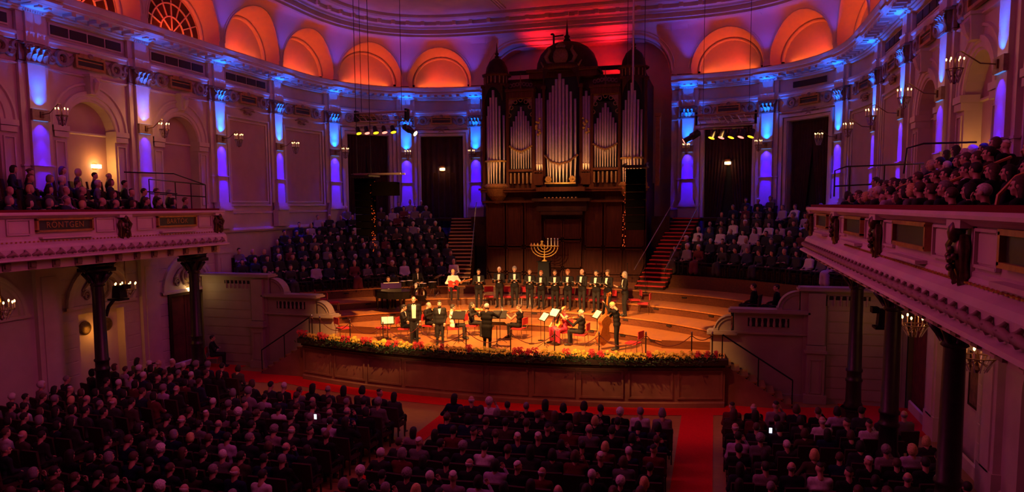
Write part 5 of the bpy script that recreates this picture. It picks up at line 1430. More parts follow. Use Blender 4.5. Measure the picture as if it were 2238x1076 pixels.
def _low():
    out = []
    hd = head_mesh(.03); hd = (hd[0], hd[1], hd[2]*0)
    z = .56
    for q, p in enumerate([dict(), dict(lean=.05, head_turn=.35), dict(lean=-.03, head_turn=-.3), dict(cross=True), dict(lean=.08, nod=.2), dict(arms={'ell': (-.24, .14, z+.22), 'elr': (.24, .14, z+.22), 'wrl': (.06, .20, z+.24), 'wrr': (-.06, .22, z+.27)}), dict(head_turn=.2), dict(lean=.02, head_turn=.1)]):
        me, hm, _ = body(joints_sit(**p), .055, female=q in (1, 4, 7), head=hd, skirt='sit' if q in (1, 7) else None)
        n = len(me.polygons); F = [tuple(f.vertices) for f in me.polygons]
        ok = [i for i, f in enumerate(F) if len(f) == 4]
        V = np.array([tuple(v.co) for v in me.vertices]); out.append(((V, np.array([F[i] for i in ok]), np.array([me.polygons[i].material_index for i in ok])), hm)); bpy.data.meshes.remove(me)
    return out
LOW = _low()
LOWH = {}
for k in HAIR:
    me = hair_mesh(k, .032); LOWH[k] = (np.array([tuple(v.co) for v in me.vertices]), np.array([tuple(f.vertices) for f in me.polygons]), np.full(len(me.polygons), 6)); bpy.data.meshes.remove(me)
rest_of_audience()
# seats: 300 chairs that show most as objects, the others joined
st_seats = [s for s in SEATS if s[7] == 'stalls']
st_seats.sort(key=lambda s: (s[5] > 1, vis_key(s)))
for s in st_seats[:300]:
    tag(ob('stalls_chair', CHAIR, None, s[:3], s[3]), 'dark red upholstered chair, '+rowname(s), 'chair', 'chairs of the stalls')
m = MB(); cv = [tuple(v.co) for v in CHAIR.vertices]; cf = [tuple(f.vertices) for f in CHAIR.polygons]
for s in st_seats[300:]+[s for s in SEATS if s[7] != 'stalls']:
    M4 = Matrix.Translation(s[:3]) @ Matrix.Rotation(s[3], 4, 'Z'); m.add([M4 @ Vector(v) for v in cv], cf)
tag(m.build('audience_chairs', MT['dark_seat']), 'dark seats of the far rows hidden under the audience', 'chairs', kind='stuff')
# ------------------------------------------------------------------ performers
def pxm(P):
    return CAM_F/((Vector(P)-CAM_P).dot(CF))
def face_to(p, q): return math.atan2(-(q[0]-p[0]), q[1]-p[1])
def add_person(J, loc, rz, label, top='suit', low='trousers', hair=('short', 'dark'), shirt=None, tie=False, group=None, **kw):
    me, hm, f = body(J, kw.pop('h', .02), **kw); set_mats(me, top, low)
    p = tag(ob('person', me, None, loc, rz), label, 'person', group)
    if hair:
        h = ob('hair' if hair[0] != 'cap' else 'skullcap', HAIR[hair[0]], p); h.matrix_local = hm; h.color = (*HAIRC[hair[1]], 1)
    if shirt:
        z0, z1, w0, w1 = shirt; nk = J['neck']; yl = np.linspace(.55, -.25, 161)
        rows = []
        for z in np.linspace(z0, z1, 8):
            row = []
            for s in np.linspace(-1, 1, 5):
                x = J['chest'][0]+s*(w0+(w1-w0)*(z-z0)/(z1-z0)); P = np.stack([np.full(161, x), yl, np.full(161, z)], 1); d = f(P); i = int(np.argmax(d < 0)) if (d < 0).any() else 80
                row.append((x, yl[i]+.012, z))
            rows.append(row)
        MB().grid(rows).build('shirt_front', MT['white_cloth'], p, True)
        if tie:
            a = Vector(rows[-1][2]); m = MB(); c = 0 if tie == 'black' else 0
            for sx in (-1, 1): m.tube([a+Vector((sx*.008, .02, .01)), a+Vector((sx*.05, .015, .012))], [.008, .022], 5)
            m.build('bow_tie', MT['suit' if tie == 'black' else 'white_cloth'], p)
    return p
def prop(m, name, mats, parent, M4=None, smooth=False):
    if M4 is not None: m.xf(M4)
    return m.build(name, mats, parent, smooth)
def PM4(p): return Matrix.Translation(p.location) @ Matrix.Rotation(p.rotation_euler.z, 4, 'Z')
COND = at(1065, 773, 'z', ST)
# ---- the choir: eleven singers with black folders on the second riser
def folder(M4, label):
    t = thing('music_folder', label, 'folder', M4.translation); t.matrix_world = M4
    for sx in (-1, 1):
        m = MB(); m.box((0, 0, 0), (.22, .30, .012)); m.xf(Matrix.Rotation(sx*-.18, 4, 'Y') @ Matrix.Translation((sx*.11, 0, 0))); c = m.build('cover', MT['black'], t)
        m = MB(); m.box((0, 0, .009), (.20, .28, .006)); m.xf(Matrix.Rotation(sx*-.18, 4, 'Y') @ Matrix.Translation((sx*.108, 0, 0))); m.build('page', MT['paper'], c)
SING = [(1047, 675, 588, 'short', 'dark', 0), (1092, 673, 583, 'short', 'white', -.3), (1125, 673, 582, 'curly', 'grey', .1), (1158, 674, 588, 'short', 'brown', .2), (1183, 676, 591, 'short', 'red', .0), (1213, 678, 590, 'short', 'brown', .25), (1241, 679, 589, 'curly', 'red', .2), (1272, 682, 585, 'fringe', 'white', -.1), (1303, 684, 590, 'short', 'dark', .2), (1328, 686, 590, 'curly', 'brown', .0), (1365, 692, 592, 'long', 'grey', .55)]
SLOOK = ['holding an open book, leftmost of the choir row', 'turned left with an open folder, second in the row', 'with a folder held low, third in the choir row', 'reading a tilted white score, fourth in the choir row', 'with a flat open folder, just below the menorah pedestal', 'sixth in the choir row, holding a folder', 'seventh in the choir row, holding a score', 'bald, eighth in the choir row', 'with a white score, third from the choir right end', 'with a folder, second from the choir right end', 'facing left in long jacket at the choir right end']
for q, (u, vf, vh, hk, hc, tr) in enumerate(SING):
    P0 = at(u, vf, 'z', 2.18); H = min(1.88, max(1.62, (vf-vh)/pxm(P0)))
    rz = face_to(P0, COND)+tr*.8
    if q == 10: rz = R_(115)
    arms = {'ell': (-.25, .08, 1.12), 'elr': (.25, .08, 1.12), 'wrl': (-.13, .30, 1.18), 'wrr': (.13, .30, 1.18), 'pnl': (0, 0, 1), 'pnr': (0, 0, 1)}
    p = add_person(joints_stand(H, arms=arms, nod=.12), P0, rz, 'standing singer in black suit '+SLOOK[q], hair=(hk, hc), shirt=(1.10*H/1.78, 1.47*H/1.78, .035, .06), tie='black', female=q in (2, 6, 9), group='choir singers in a row', tails=.22)
    if q in (0, 10): pass
    if q != 10:
        folder(PM4(p) @ Matrix.Translation((0, .36, 1.20*H/1.78)) @ Matrix.Rotation(.35, 4, 'X'), 'open black music folder held by the %s singer from the left' % ORD[q])
# ---- red stage chairs
def stage_chair_proto():
    t = thing('stage_chair', 'x', 'chair', (0, 0, 0), 0, 'red chairs on the stage')
    m = MB(); m.grid([[(x, y, .45+.03*math.cos(x*5)*math.cos(y*5)) for x in np.linspace(-.22, .22, 5)] for y in np.linspace(-.2, .24, 5)]); m.box((0, .02, .44), (.44, .44, .05)); m.build('seat', MT['red_seat'], t)
    m = MB(); m.grid([[(x, -.24-.03*math.cos(x*6)-(z-.66)*.12, z) for x in np.linspace(-.21, .21, 7)] for z in (.62, .75, .88)]); m.box((0, -.27, .75), (.42, .03, .26)); m.build('backrest', MT['red_seat'], t)
    for sx in (-1, 1):
        MB().tube([(sx*.2, .2, .43), (sx*.21, .22, 0)], .012, 6).build('leg', MT['chrome'], t)
        MB().tube([(sx*.2, -.2, .43), (sx*.21, -.24, 0)], .012, 6).build('leg', MT['chrome'], t)
        MB().tube([(sx*.2, -.2, .43), (sx*.2, -.26, .6), (sx*.2, -.285, .86)], .012, 6).build('back_post', MT['chrome'], t)
    MB().tube([(-.2, .2, .42), (.2, .2, .42), (.2, -.2, .42), (-.2, -.2, .42)], .012, 6, closed=True).build('seat_frame', MT['chrome'], t)
    return t
CHP = stage_chair_proto(); CH_USED = [False]
def stage_chair(P0, rz, label):
    if not CH_USED[0]:
        CHP.location = P0; CHP.rotation_euler = (0, 0, rz); CHP['label'] = label; CH_USED[0] = True; return CHP
    return copy_tree(CHP, None, P0, rz, label)
for q, u in enumerate((1067, 1106, 1141, 1170, 1199, 1228, 1256, 1287, 1316)):
    a = at(u, 671+q*1.6, 'z', 2.18); d = (Vector((a.x, a.y-20, 0))).normalized(); rr = 11.3
    P0 = (d.x*rr, 20+d.y*rr, 2.18); stage_chair(P0, face_to(P0, COND), 'red upholstered chair behind the choir, %s from the left' % ORD[q])
for P0, rz, lb in ((at(729, 683, 'z', 2.18), -.9, 'red chair in front of the terrace rail left of the piano'), (at(703, 676, 'z', 2.18), -.9, 'red chair beside the left volute, half hidden'), (at(838, 741, 'z', ST), 2.4, 'red chair holding a music stand left of the bald soloist'), (at(750, 741, 'z', ST), -.6, 'red chair low behind the flowers at the far left of the stage'),
                  (at(1385, 777, 'z', ST), 1.2, 'red chair at the right front of the stage beside the bassist'), (at(1387, 677, 'z', 2.18), 1.9, 'red chair just right of the choir'), (at(1407, 686, 'z', 2.18), 1.5, 'empty red chair at the right end of the choir riser')):
    stage_chair(P0, rz, lb)
# ---- stands
def music_stand(P0, rz, label, h=1.05, page=False, tilt=.9, wd=.52):
    t = thing('music_stand', label, 'music stand', P0, rz)
    MB().tube([(0, 0, .06), (0, 0, h)], .014, 6).build('pole', MT['black'], t)
    for q in range(3):
        a = q*2*PI/3; MB().tube([(0, 0, .2), (math.cos(a)*.26, math.sin(a)*.26, .012)], .010, 5).build('leg', MT['black'], t)
    M4 = Matrix.Translation((0, 0, h+.1)) @ Matrix.Rotation(tilt, 4, 'X')
    m = MB(); m.box((0, 0, 0), (wd, .36, .012)); m.box((0, -.18, .03), (wd, .012, .06)); d = prop(m, 'desk', MT['black'], t, M4)
    if page:
        for sx in (-1, 1): prop(MB().box((sx*.115, .0, .014), (.22, .31, .008)), 'page', MT['paper'], t, M4)
    return t
STANDS = [(1003, 752, 0, 'black music stand between the white-shirted violinist and the conductor', 1.0, False, 0.15), (1093, 750, .2, 'black music stand right beside the conductor', 1.0, False, .0), (1190, 760, -.9, 'music stand with a steep white score left of the pink dress', 1.05, True, 0), (1212, 752, -.7, 'music stand with white pages in front of the pink dress', 1.1, True, 0), (1305, 757, -1.0, 'music stand with a tilted sheet between seated cellist and bassist', 1.1, True, 0), (921, 715, 2.8, 'tan board stand behind the bald soloist', 1.15, False, 0), (848, 748, .5, 'low stand with papers at the left stage edge', .75, True, 0)]
for u, v, rz, lb, h, pg, _ in STANDS:
    t = music_stand(at(u, v, 'z', ST), rz, lb, h, pg)
def mic_stand(P0, label, h, boom=None):
    t = thing('mic_stand', label, 'microphone stand', P0)
    MB().lathe([(.12, 0), (.12, .02), (.02, .03)], 10, cap=True).build('base', MT['black'], t)
    MB().tube([(0, 0, .02), (0, 0, h)], .010, 6).build('pole', MT['black'], t)
    e = boom or (0, .08, h+.03)
    if boom: MB().tube([(-boom[0]*.3, -boom[1]*.3, h-.05), boom], .008, 5).build('boom', MT['black'], t)
    MB().ball(e, (.03, .05, .03), 6, 4).build('microphone', MT['black'], t)
for u, v, z, h, b, lb in ((865, 655, 2.5, 1.6, (.5, .1, 1.9), 'tall microphone boom beside the piano'), (1162, 752, ST, 1.5, (.3, .2, 1.7), 'microphone stand behind the conductor on the right'), (1182, 745, ST, 1.2, None, 'short microphone stand left of the pink dress'), (1410, 640, 2.9, 1.5, None, 'microphone stand at the foot of the red stairs'), (1370, 655, 2.5, 1.6, None, 'microphone stand between the choir and the red stairs')):
    mic_stand(at(u, v, 'z', z), lb, h, b)
# ---- bowed instruments
def fiddle(scale, label, name, M4, upright=False, group=None):
    t = thing(name, label, name.replace('_', ' ')); t.matrix_world = M4
    L, hw = .355*scale, .104*scale; th = .036*scale*(1.6 if upright else 1)
    out = []
    for s in np.linspace(0, 1, 21):
        w = hw*(1.0*math.exp(-((s-.25)/.20)**2)+.80*math.exp(-((s-.80)/.17)**2)+.42*math.exp(-((s-.53)/.12)**2))
        if s == 0 or s == 1: w = hw*.12
        out.append((w, s*L))
    poly = out+[(-w, y) for w, y in out[::-1]]
    MB().prism(poly, -th/2, th/2, lambda a, b, h: (a, b, h)).build('body', MT['violin'], t)
    MB().prism([(a*.96, b) for a, b in poly], th/2, th/2+.006*scale, lambda a, b, h: (a, b, h)).build('belly', MT['spruce'], t)
    MB().tube([(0, L*.96, 0), (0, L*1.62, .012*scale)], [.014*scale, .010*scale], 6).build('neck', MT['violin'], t)
    m = MB(); m.box((0, L*1.15, th/2+.018*scale), (.026*scale, L*.78, .008*scale)); m.build('fingerboard', MT['black'], t)
    m = MB(); m.tube([(0, L*1.62, .01*scale), (0, L*1.72, .0), (0, L*1.77, -.02*scale), (0, L*1.72, -.035*scale)], [.011*scale, .011*scale, .010*scale, .006*scale], 6)
    for q in range(4): m.tube([(-.035*scale, L*(1.64+.03*q), 0), (.035*scale, L*(1.64+.03*q), 0)], .004*scale, 4)
    m.build('scroll', MT['violin'], t)
    MB().box((0, L*.42, th/2+.016*scale), (.042*scale, .005*scale, .03*scale)).build('bridge', MT['spruce'], t); MB().box((0, L*.14, th/2+.012*scale), (.03*scale, L*.24, .006*scale)).build('tailpiece', MT['black'], t)
    if upright: MB().tube([(0, 0, 0), (0, -.24*min(scale, 3.2)*.4, 0)], .006*scale*.6, 5).build('endpin', MT['chrome'], t)
    return t
def bow(a, b, label, L=.74):
    a, b = Vector(a), Vector(b); d = (b-a).normalized(); x, y = _tri_frame(d)
    t = thing('violin_bow', label, 'bow', a)
    MB().tube([(0, 0, 0), d*L], .006, 5).build('stick', MT['violin'], t); MB().tube([y*.022, d*L*.97+y*.016], .004, 4).build('bow_hair', MT['white_cloth'], t)
def frame_m(o, yv, zv):
    y = Vector(yv).normalized(); z = Vector(zv); z = (z-y*z.dot(y)).normalized(); x = y.cross(z)
    return Matrix(((x.x, y.x, z.x, o[0]), (x.y, y.y, z.y, o[1]), (x.z, y.z, z.z, o[2]), (0, 0, 0, 1)))
def violinist(P0, rz, label, seat=.46, stand=False, **kw):
    if stand: J = joints_stand(1.74); z = .95
    else: J = joints_sit(seat); z = seat+.10
    J.update(ell=A3(-.20, .24, z+.24), wrl=A3(-.24, .46, z+.44), elr=A3(.36, .12, z+.34), wrr=A3(.20, .36, z+.44), pnl=A3(1, 0, .3), pnr=A3(0, 0, -1), face=A3(-.4, 1, -.25))
    nk = J['neck']
    p = add_person(J, P0, rz, label, **kw)
    M4 = PM4(p) @ frame_m((-.05, .09, nk[2]-.01), (-.5, 1, -.12), (.35, 0, 1))
    fiddle(1.06, 'brown violin played by the '+kw_lab[0], 'violin', M4)
    Mw = PM4(p); bow(Mw @ Vector((.22, .40, z+.42)), Mw @ Vector((-.38, .28, z+.66)), 'bow in the hand of the '+kw_lab[0])
    if not stand: stage_chair(P0, rz, 'red chair under the '+kw_lab[0])
    return p
kw_lab = ['']
kw_lab[0] = 'violinist at the left edge'; violinist(at(884, 742, 'z', ST), face_to(at(884, 742, 'z', ST), COND)+.5, 'seated violinist in dark suit at the left edge of the orchestra', shirt=(.86, 1.12, .03, .05), hair=('short', 'dark'))
kw_lab[0] = 'violinist between soloists'; violinist(at(938, 735, 'z', ST), face_to(at(938, 735, 'z', ST), COND)+.4, 'seated violinist in black between the two standing soloists', hair=('fringe', 'grey'), armskin=False)
kw_lab[0] = 'white-shirted violinist'; violinist(at(990, 742, 'z', ST), face_to(at(990, 742, 'z', ST), COND)+1.2, 'violinist in bright white shirt playing beside the second soloist', top='white_cloth', hair=('short', 'dark'))
kw_lab[0] = 'violinist left of conductor'; violinist(at(1032, 735, 'z', ST), face_to(at(1032, 735, 'z', ST), COND)+1.0, 'seated violinist in dark clothes just left of the conductor', hair=('long', 'dark'), female=True)
kw_lab[0] = 'sleeveless violinist'; violinist(at(1135, 742, 'z', ST), R_(75), 'seated violinist in sleeveless black top facing left, right of the conductor', hair=('bun', 'brown'), female=True, armskin=True)
# ---- cellist in pink, black-clad viola player, bassist
P0 = at(1232, 750, 'z', ST); J = joints_sit(.46, spread=.26); z = .56
J.update(ell=A3(-.30, .2, z+.42), wrl=A3(-.10, .30, z+.66), elr=A3(.36, .2, z+.30), wrr=A3(.25, .42, z+.16), pnr=A3(0, 0, -1), pnl=A3(0, -1, 0))
p = add_person(J, P0, R_(140), 'seated cellist in a long pink dress in the middle of the strings', top='pink_dress', low='pink_dress', hair=('short', 'blond'), female=True, skirt='sit', armskin=True)
fiddle(2.05, 'brown cello leaning against the cellist in the pink dress', 'cello', PM4(p) @ frame_m((.02, .46, .24), (-.10, -.36, 1), (0, 1, .35)), True)
Mw = PM4(p); bow(Mw @ Vector((.27, .46, z+.14)), Mw @ Vector((-.4, .50, z+.10)), 'bow of the cellist in the pink dress')
stage_chair(P0, R_(140), 'red chair under the cellist in the pink dress')
kw_lab[0] = 'black-clad player in front of the cellist'
p = violinist(at(1270, 757, 'z', ST), R_(82), 'seated viola player in black suit facing left in front of the pink dress', hair=('fringe', 'white'))
P0 = at(1348, 766, 'z', ST); J = joints_stand(1.78, lean=.06)
J.update(ell=A3(-.30, .22, 1.46), wrl=A3(-.12, .42, 1.70), elr=A3(.26, .30, 1.2), wrr=A3(.10, .46, 1.02), head=A3(.0, .17, 1.63), neck=A3(0, .10, 1.48), face=A3(-.1, 1, -.7), pnl=A3(0, 1, 0))
p = add_person(J, P0, R_(85), 'standing double bass player in black bent over the instrument', hair=('short', 'blond'))
fiddle(3.15, 'large brown double bass held upright by the standing player', 'double_bass', PM4(p) @ frame_m((-.0, .56, .16), (-.02, -.14, 1), (.6, 1, .1)), True)
# ---- soloists and conductor
p = add_person(joints_stand(1.82, nod=.05), at(906, 751, 'z', ST), face_to((0, 0), (1.2, -3)), 'bald soloist in tailcoat and wide white shirt standing at left front', hair=('fringe', 'grey'), shirt=(1.0, 1.50, .07, .085), tie='white', tails=.42, girth=1.12)
p = add_person(joints_stand(1.70, arms={'wrl': (-.20, .12, .92)}), at(962, 755, 'z', ST), face_to((0, 0), (1.0, -3)), 'bearded soloist in black suit with bow tie standing second from left', hair=('short', 'dark'), shirt=(1.22, 1.43, .02, .055), tie='black', tails=.30, girth=1.15)
m = MB(); m.ball((0, .05, -.09), (.05, .06, .05), 8, 5); b_ = m.build('beard', MT['hair'], p, True); b_.color = (*HAIRC['dark'], 1); b_.location = (0, .04, 1.58)
add_person(joints_stand(1.80, arms={'elr': (.34, .22, 1.30), 'wrr': (.36, .46, 1.46), 'ell': (-.26, .16, 1.20), 'wrl': (-.12, .38, 1.28)}, head_turn=.3), COND, face_to((0, 0), (.12, 1)), 'conductor in long dark tailcoat seen from behind with right arm raised', hair=('short', 'white'), tails=.34, girth=1.08)
Mw = Matrix.Translation(COND) @ Matrix.Rotation(face_to((0, 0), (.12, 1)), 4, 'Z')
t = thing('baton', 'thin white baton in the raised hand of the conductor', 'baton', Mw @ Vector((.36, .52, 1.48)))
MB().tube([(0, 0, 0), (-.1, .30, .12)], [.006, .003], 5).build('stick', MT['white_cloth'], t); MB().ball((0, 0, 0), (.014, .014, .014), 6, 4).build('grip', MT['spruce'], t)
music_stand(Mw @ Vector((0, .85, 0)), PI, 'low conducting desk with an open score in front of the conductor', .85, True, .5, .7)
# ---- grand piano and pianist
G0 = Vector((-6.35, 28.85, 2.18)); GA = face_to((0, 0), (.55, -.84))
g = thing('grand_piano', 'black grand piano with raised music desk on the left risers', 'piano', G0, GA)
out = [(-.74, 0), (.74, 0), (.74, .55), (.70, .85), (.50, 1.15), (.30, 1.45), (.05, 1.62), (-.30, 1.68), (-.60, 1.6), (-.74, 1.35)]
MB().prism(out, .66, .95, lambda a, b, h: (a, b, h)).build('rim', MT['black_gloss'], g)
MB().prism([(a*1.02, b+.28 if b < .1 else b*1.01) for a, b in out], .955, .985, lambda a, b, h: (a, b, h)).build('lid', MT['black_gloss'], g)
m = MB(); m.box((0, -.12, .70), (1.46, .26, .10)); kb = m.build('keybed', MT['black_gloss'], g)
for q in range(36):
    MB().box((-.63+.036*q, -.14, .762), (.034, .20, .02)).build('white_key', MT['paper'], kb)
for sx in (-1, 1): MB().box((sx*.70, -.10, .82), (.07, .3, .2)).build('cheek', MT['black_gloss'], g)
m = MB(); m.box((0, 0, 0), (.9, .02, .26)); prop(m, 'music_desk', MT['black_gloss'], g, Matrix.Translation((0, .34, 1.12)) @ Matrix.Rotation(.25, 4, 'X'))
m = MB(); m.box((0, 0, 0), (.7, .015, .02)); prop(m, 'sheet_edge', MT['paper'], g, Matrix.Translation((0, .37, 1.25)))
for x, y in ((-.6, .12), (.6, .12), (-.25, 1.35)):
    l = MB().lathe([(.075, .66), (.055, .5), (.04, .16), (.05, .1), (.03, .06)], 8, (x, y, 0)).build('leg', MT['black_gloss'], g, True)
    MB().lathe([(.035, .06), (.035, 0)], 8, (x, y, 0), cap=True).build('caster', MT['brass'], l)
m = MB(); m.box((0, .3, .1), (.3, .12, .06)); m.tube([(-.08, .3, .12), (-.08, .3, .66)], .018, 6); m.tube([(.08, .3, .12), (.08, .3, .66)], .018, 6); m.build('pedal_lyre', MT['black_gloss'], g)
Mg = PM4(g)
bn = thing('piano_bench', 'black piano bench behind the grand piano', 'bench', Mg @ Vector((0, -.62, 0)), GA)
MB().box((0, 0, .47), (.7, .34, .06)).build('seat', MT['black'], bn)
for sx in (-1, 1):
    for sy in (-1, 1): MB().box((sx*.3, sy*.13, .22), (.04, .04, .44)).build('leg', MT['black'], bn)
z = .58; J = joints_sit(.49); J.update(ell=A3(-.24, .16, z+.2), elr=A3(.24, .16, z+.2), wrl=A3(-.16, .40, z+.24), wrr=A3(.16, .40, z+.24))
add_person(J, Mg @ Vector((0, -.62, 0)), GA, 'pianist in dark jacket seated behind the grand piano', hair=('short', 'brown'), shirt=(.9, 1.14, .02, .04))
# ---- drummer with kit
D0 = at(913, 650, 'z', 2.5); DA = face_to(D0, COND)
z = .60; J = joints_sit(.50, spread=.2); J.update(ell=A3(-.27, .12, z+.18), elr=A3(.27, .12, z+.18), wrl=A3(-.12, .38, z+.16), wrr=A3(.14, .38, z+.16))
add_person(J, D0, DA, 'drummer in black waistcoat seated behind the drum kit', hair=('short', 'dark'), shirt=(.86, 1.14, .012, .03), low='white_cloth')
Md = Matrix.Translation(D0) @ Matrix.Rotation(DA, 4, 'Z')
kit = thing('drum_kit', 'drum kit with chrome rims and a gold cymbal in front of the drummer', 'drum kit', D0, DA)
MB().lathe([(.17, .46), (.17, .50)], 14, cap=True).build('stool', MT['black'], kit); MB().tube([(0, 0, 0), (0, 0, .46)], .03, 6).build('stool_post', MT['chrome'], kit)
for x, y, zt, r, hh in ((-.12, .52, .70, .18, .16), (-.62, .42, .74, .20, .3), (.50, .5, .86, .15, .22), (.82, .42, .84, .16, .24)):
    d = MB().lathe([(r, zt-hh), (r, zt)], 14, (x, y, 0)).build('drum_shell', MT['black_gloss'], kit, True)
    MB().lathe([(.001, zt+.004), (r, zt+.004)], 14, (x, y, 0)).build('drum_head', MT['paper'], d)
    m = MB()
    for z_ in (zt, zt-hh): m.tube([(x+(r+.008)*math.cos(a), y+(r+.008)*math.sin(a), z_) for a in np.linspace(0, 2*PI, 15)[:-1]], .012, 5, closed=True)
    m.build('hoop', MT['chrome'], d)
    m = MB()
    for q in range(3): a = q*2.1; m.tube([(x+.05*math.cos(a), y+.05*math.sin(a), zt-hh), (x+.2*math.cos(a), y+.2*math.sin(a), 0)], .010, 5)
    m.build('drum_stand', MT['chrome'], d)
m = MB(); m.lathe([(.28, -.2), (.28, .2)], 18); m.xf(Matrix.Translation((.15, .95, .29)) @ Matrix.Rotation(R_(90), 4, 'X')); m.build('bass_drum', MT['black'], kit, True)
for x, y, zt, tl in ((-.85, .55, 1.0, .5), (1.05, .5, 1.1, -.3)):
    m = MB(); m.lathe([(.01, .02), (.05, .018), (.22, 0), (.225, 0)], 16); m.xf(Matrix.Translation((x, y, zt)) @ Matrix.Rotation(tl, 4, 'Y')); m.build('cymbal', MT['brass'], kit, True)
    m = MB(); m.tube([(x, y, 0.2), (x, y, zt)], .010, 5)
    for q in range(3): a = q*2.1; m.tube([(x, y, .25), (x+.2*math.cos(a), y+.2*math.sin(a), 0)], .009, 5)
    m.build('cymbal_stand', MT['chrome'], kit)
for sx in (-1, 1):
    t = thing('drumstick', 'wooden drumstick in the %s hand of the drummer' % ('left' if sx < 0 else 'right'), 'drumstick', Md @ Vector((sx*.13, .42, z+.15)), DA)
    MB().tube([(0, -.05, .0), (-sx*.05, .30, .05)], [.008, .005], 5).build('shaft', MT['spruce'], t); MB().ball((-sx*.05, .30, .05), .010, 6, 4).build('tip', MT['spruce'], t)
# ---- guitarist
Q0 = at(991, 655, 'z', 2.5); QA = face_to(Q0, COND)
z = .56; J = joints_sit(.46, spread=.16); J.update(ell=A3(-.34, .14, z+.22), wrl=A3(-.42, .36, z+.34), elr=A3(.34, .10, z+.22), wrr=A3(.10, .30, z+.2), pnl=A3(.5, 0, 1), pnr=A3(0, -1, 0), face=A3(-.3, 1, -.4))
add_person(J, Q0, QA, 'guitarist in white sleeves and dark waistcoat seated before the left stairs', top='white_cloth', hair=('short', 'blond'))
stage_chair(Q0, QA, 'red chair under the guitarist')
gt = thing('guitar', 'red acoustic guitar on the lap of the guitarist', 'guitar'); gt.matrix_world = Matrix.Translation(Q0) @ Matrix.Rotation(QA, 4, 'Z') @ frame_m((.26, .26, z+.14), (-1, .12, .25), (0, 1, .15))
o_ = [(.19*(math.exp(-((s-.28)/.26)**2)+.72*math.exp(-((s-.82)/.2)**2)) if 0 < s < 1 else .04, s*.48) for s in np.linspace(0, 1, 17)]
pl = o_+[(-a, b) for a, b in o_[::-1]]
MB().prism(pl, -.05, .05, lambda a, b, h: (a, b, h)).build('body', MT['guitar_red'], gt)
MB().prism([(a*.95, b) for a, b in pl], .05, .055, lambda a, b, h: (a, b, h)).build('top', MT['guitar_red'], gt)
MB().lathe([(.001, .057), (.05, .057)], 14, (0, .30, 0)).build('sound_hole', MT['black'], gt)
MB().box((0, .72, .05), (.05, .52, .025)).build('neck', MT['violin'], gt); MB().box((0, 1.04, .045), (.07, .15, .02)).build('headstock', MT['violin'], gt)
# ------------------------------------------------------------------ velvet ropes along the stage edge
def stan_proto():
    t = thing('stanchion', 'x', 'stanchion', (0, 0, 0), 0, 'rope posts along the stage edge')
    MB().lathe([(.15, 0), (.15, .02), (.05, .05), (.022, .08)], 12, cap=True).build('base', MT['iron'], t)
    MB().lathe([(.022, .06), (.022, .86)], 8).build('post', MT['iron'], t)
    MB().lathe([(.022, .84), (.04, .87), (.025, .9), (.035, .94), (.005, .98)], 8).build('finial', MT['chrome'], t, True); return t
STP = stan_proto(); prev = None
SU = [683, 700, 766, 838, 914, 1019, 1116, 1212, 1309, 1411, 1511, 1556]
for q, u in enumerate(SU):
    best = min((abs((at(u, v, 'z', ST)).y-(front_y((at(u, v, 'z', ST)).x)+.42)), v) for v in np.arange(725, 800, .5))[1]
    P0 = at(u, best, 'z', ST); lb = 'black rope post at the stage edge, %s from the left' % ORD[q]
    if q == 0: STP.location = P0; STP['label'] = lb
    else: copy_tree(STP, None, P0, 0, lb)
    if prev is not None:
        a, b = prev+Vector((0, 0, .84)), P0+Vector((0, 0, .84)); L_ = (b-a).length
        m = MB(); m.tube([a.lerp(b, s)-Vector((0, 0, min(.5, .24*L_)*4*s*(1-s))) for s in np.linspace(0, 1, 13)], .014, 6)
        tag(m.build('velvet_rope', MT['rope'], None, True), 'sagging dark red rope between the %s and %s posts of the stage edge' % (ORD[q-1], ORD[q]), 'rope', 'ropes along the stage edge')
    prev = Vector(P0)
# ------------------------------------------------------------------ poinsettias along the edge
def bract_mb(m, c, r, up, n=6, seed=0):
    rnd = random.Random(seed); x, y = _tri_frame(up); up = Vector(up).normalized()
    for q in range(n):
        a = 2*PI*q/n+rnd.uniform(-.2, .2); d = x*math.cos(a)+y*math.sin(a); s = up.cross(d); L = r*rnd.uniform(.8, 1.15)
        m.add([c, c+d*L*.5+s*L*.24+up*.02, c+d*L-up*.03, c+d*L*.5-s*L*.24+up*.02], [(0, 1, 2, 3)])
def plant_meshes(colr, seed):
    rnd = random.Random(seed); B = MB(); G = MB()
    for q in range(5):
        a = rnd.uniform(0, 2*PI); rr = rnd.uniform(0, .13); el = rnd.uniform(.15, 1.2)
        c = Vector((rr*math.cos(a), rr*math.sin(a)-.04, .20+rnd.uniform(-.05, .10))); up = (rr*3*math.cos(a), rr*3*math.sin(a)-.55, .8)
        bract_mb(B, c, rnd.uniform(.08, .115), up, 6, seed*10+q)
    for q in range(34):
        a = rnd.uniform(0, 2*PI); c = Vector((rnd.uniform(-.16, .16), rnd.uniform(-.16, .12), rnd.uniform(-.08, .2))); bract_mb(G, c, rnd.uniform(.06, .10), (math.cos(a)*.8, -.6, .5), 2, seed*99+q)
    G.lathe([(.07, -.04), (.09, .10)], 8, cap=True)
    return B.mesh('bracts', MT['bract_yellow' if colr == 'yellow' else 'bract_red']), G.mesh('foliage', MT['leaf'])
PL = {('yellow', k): plant_meshes('yellow', k) for k in range(3)}; PL.update({('red', k): plant_meshes('red', k+5) for k in range(3)})
xs_ = list(np.arange(-7.95, 7.95, .265)); rnd = random.Random(3); cy_ = 0; ry_ = 0
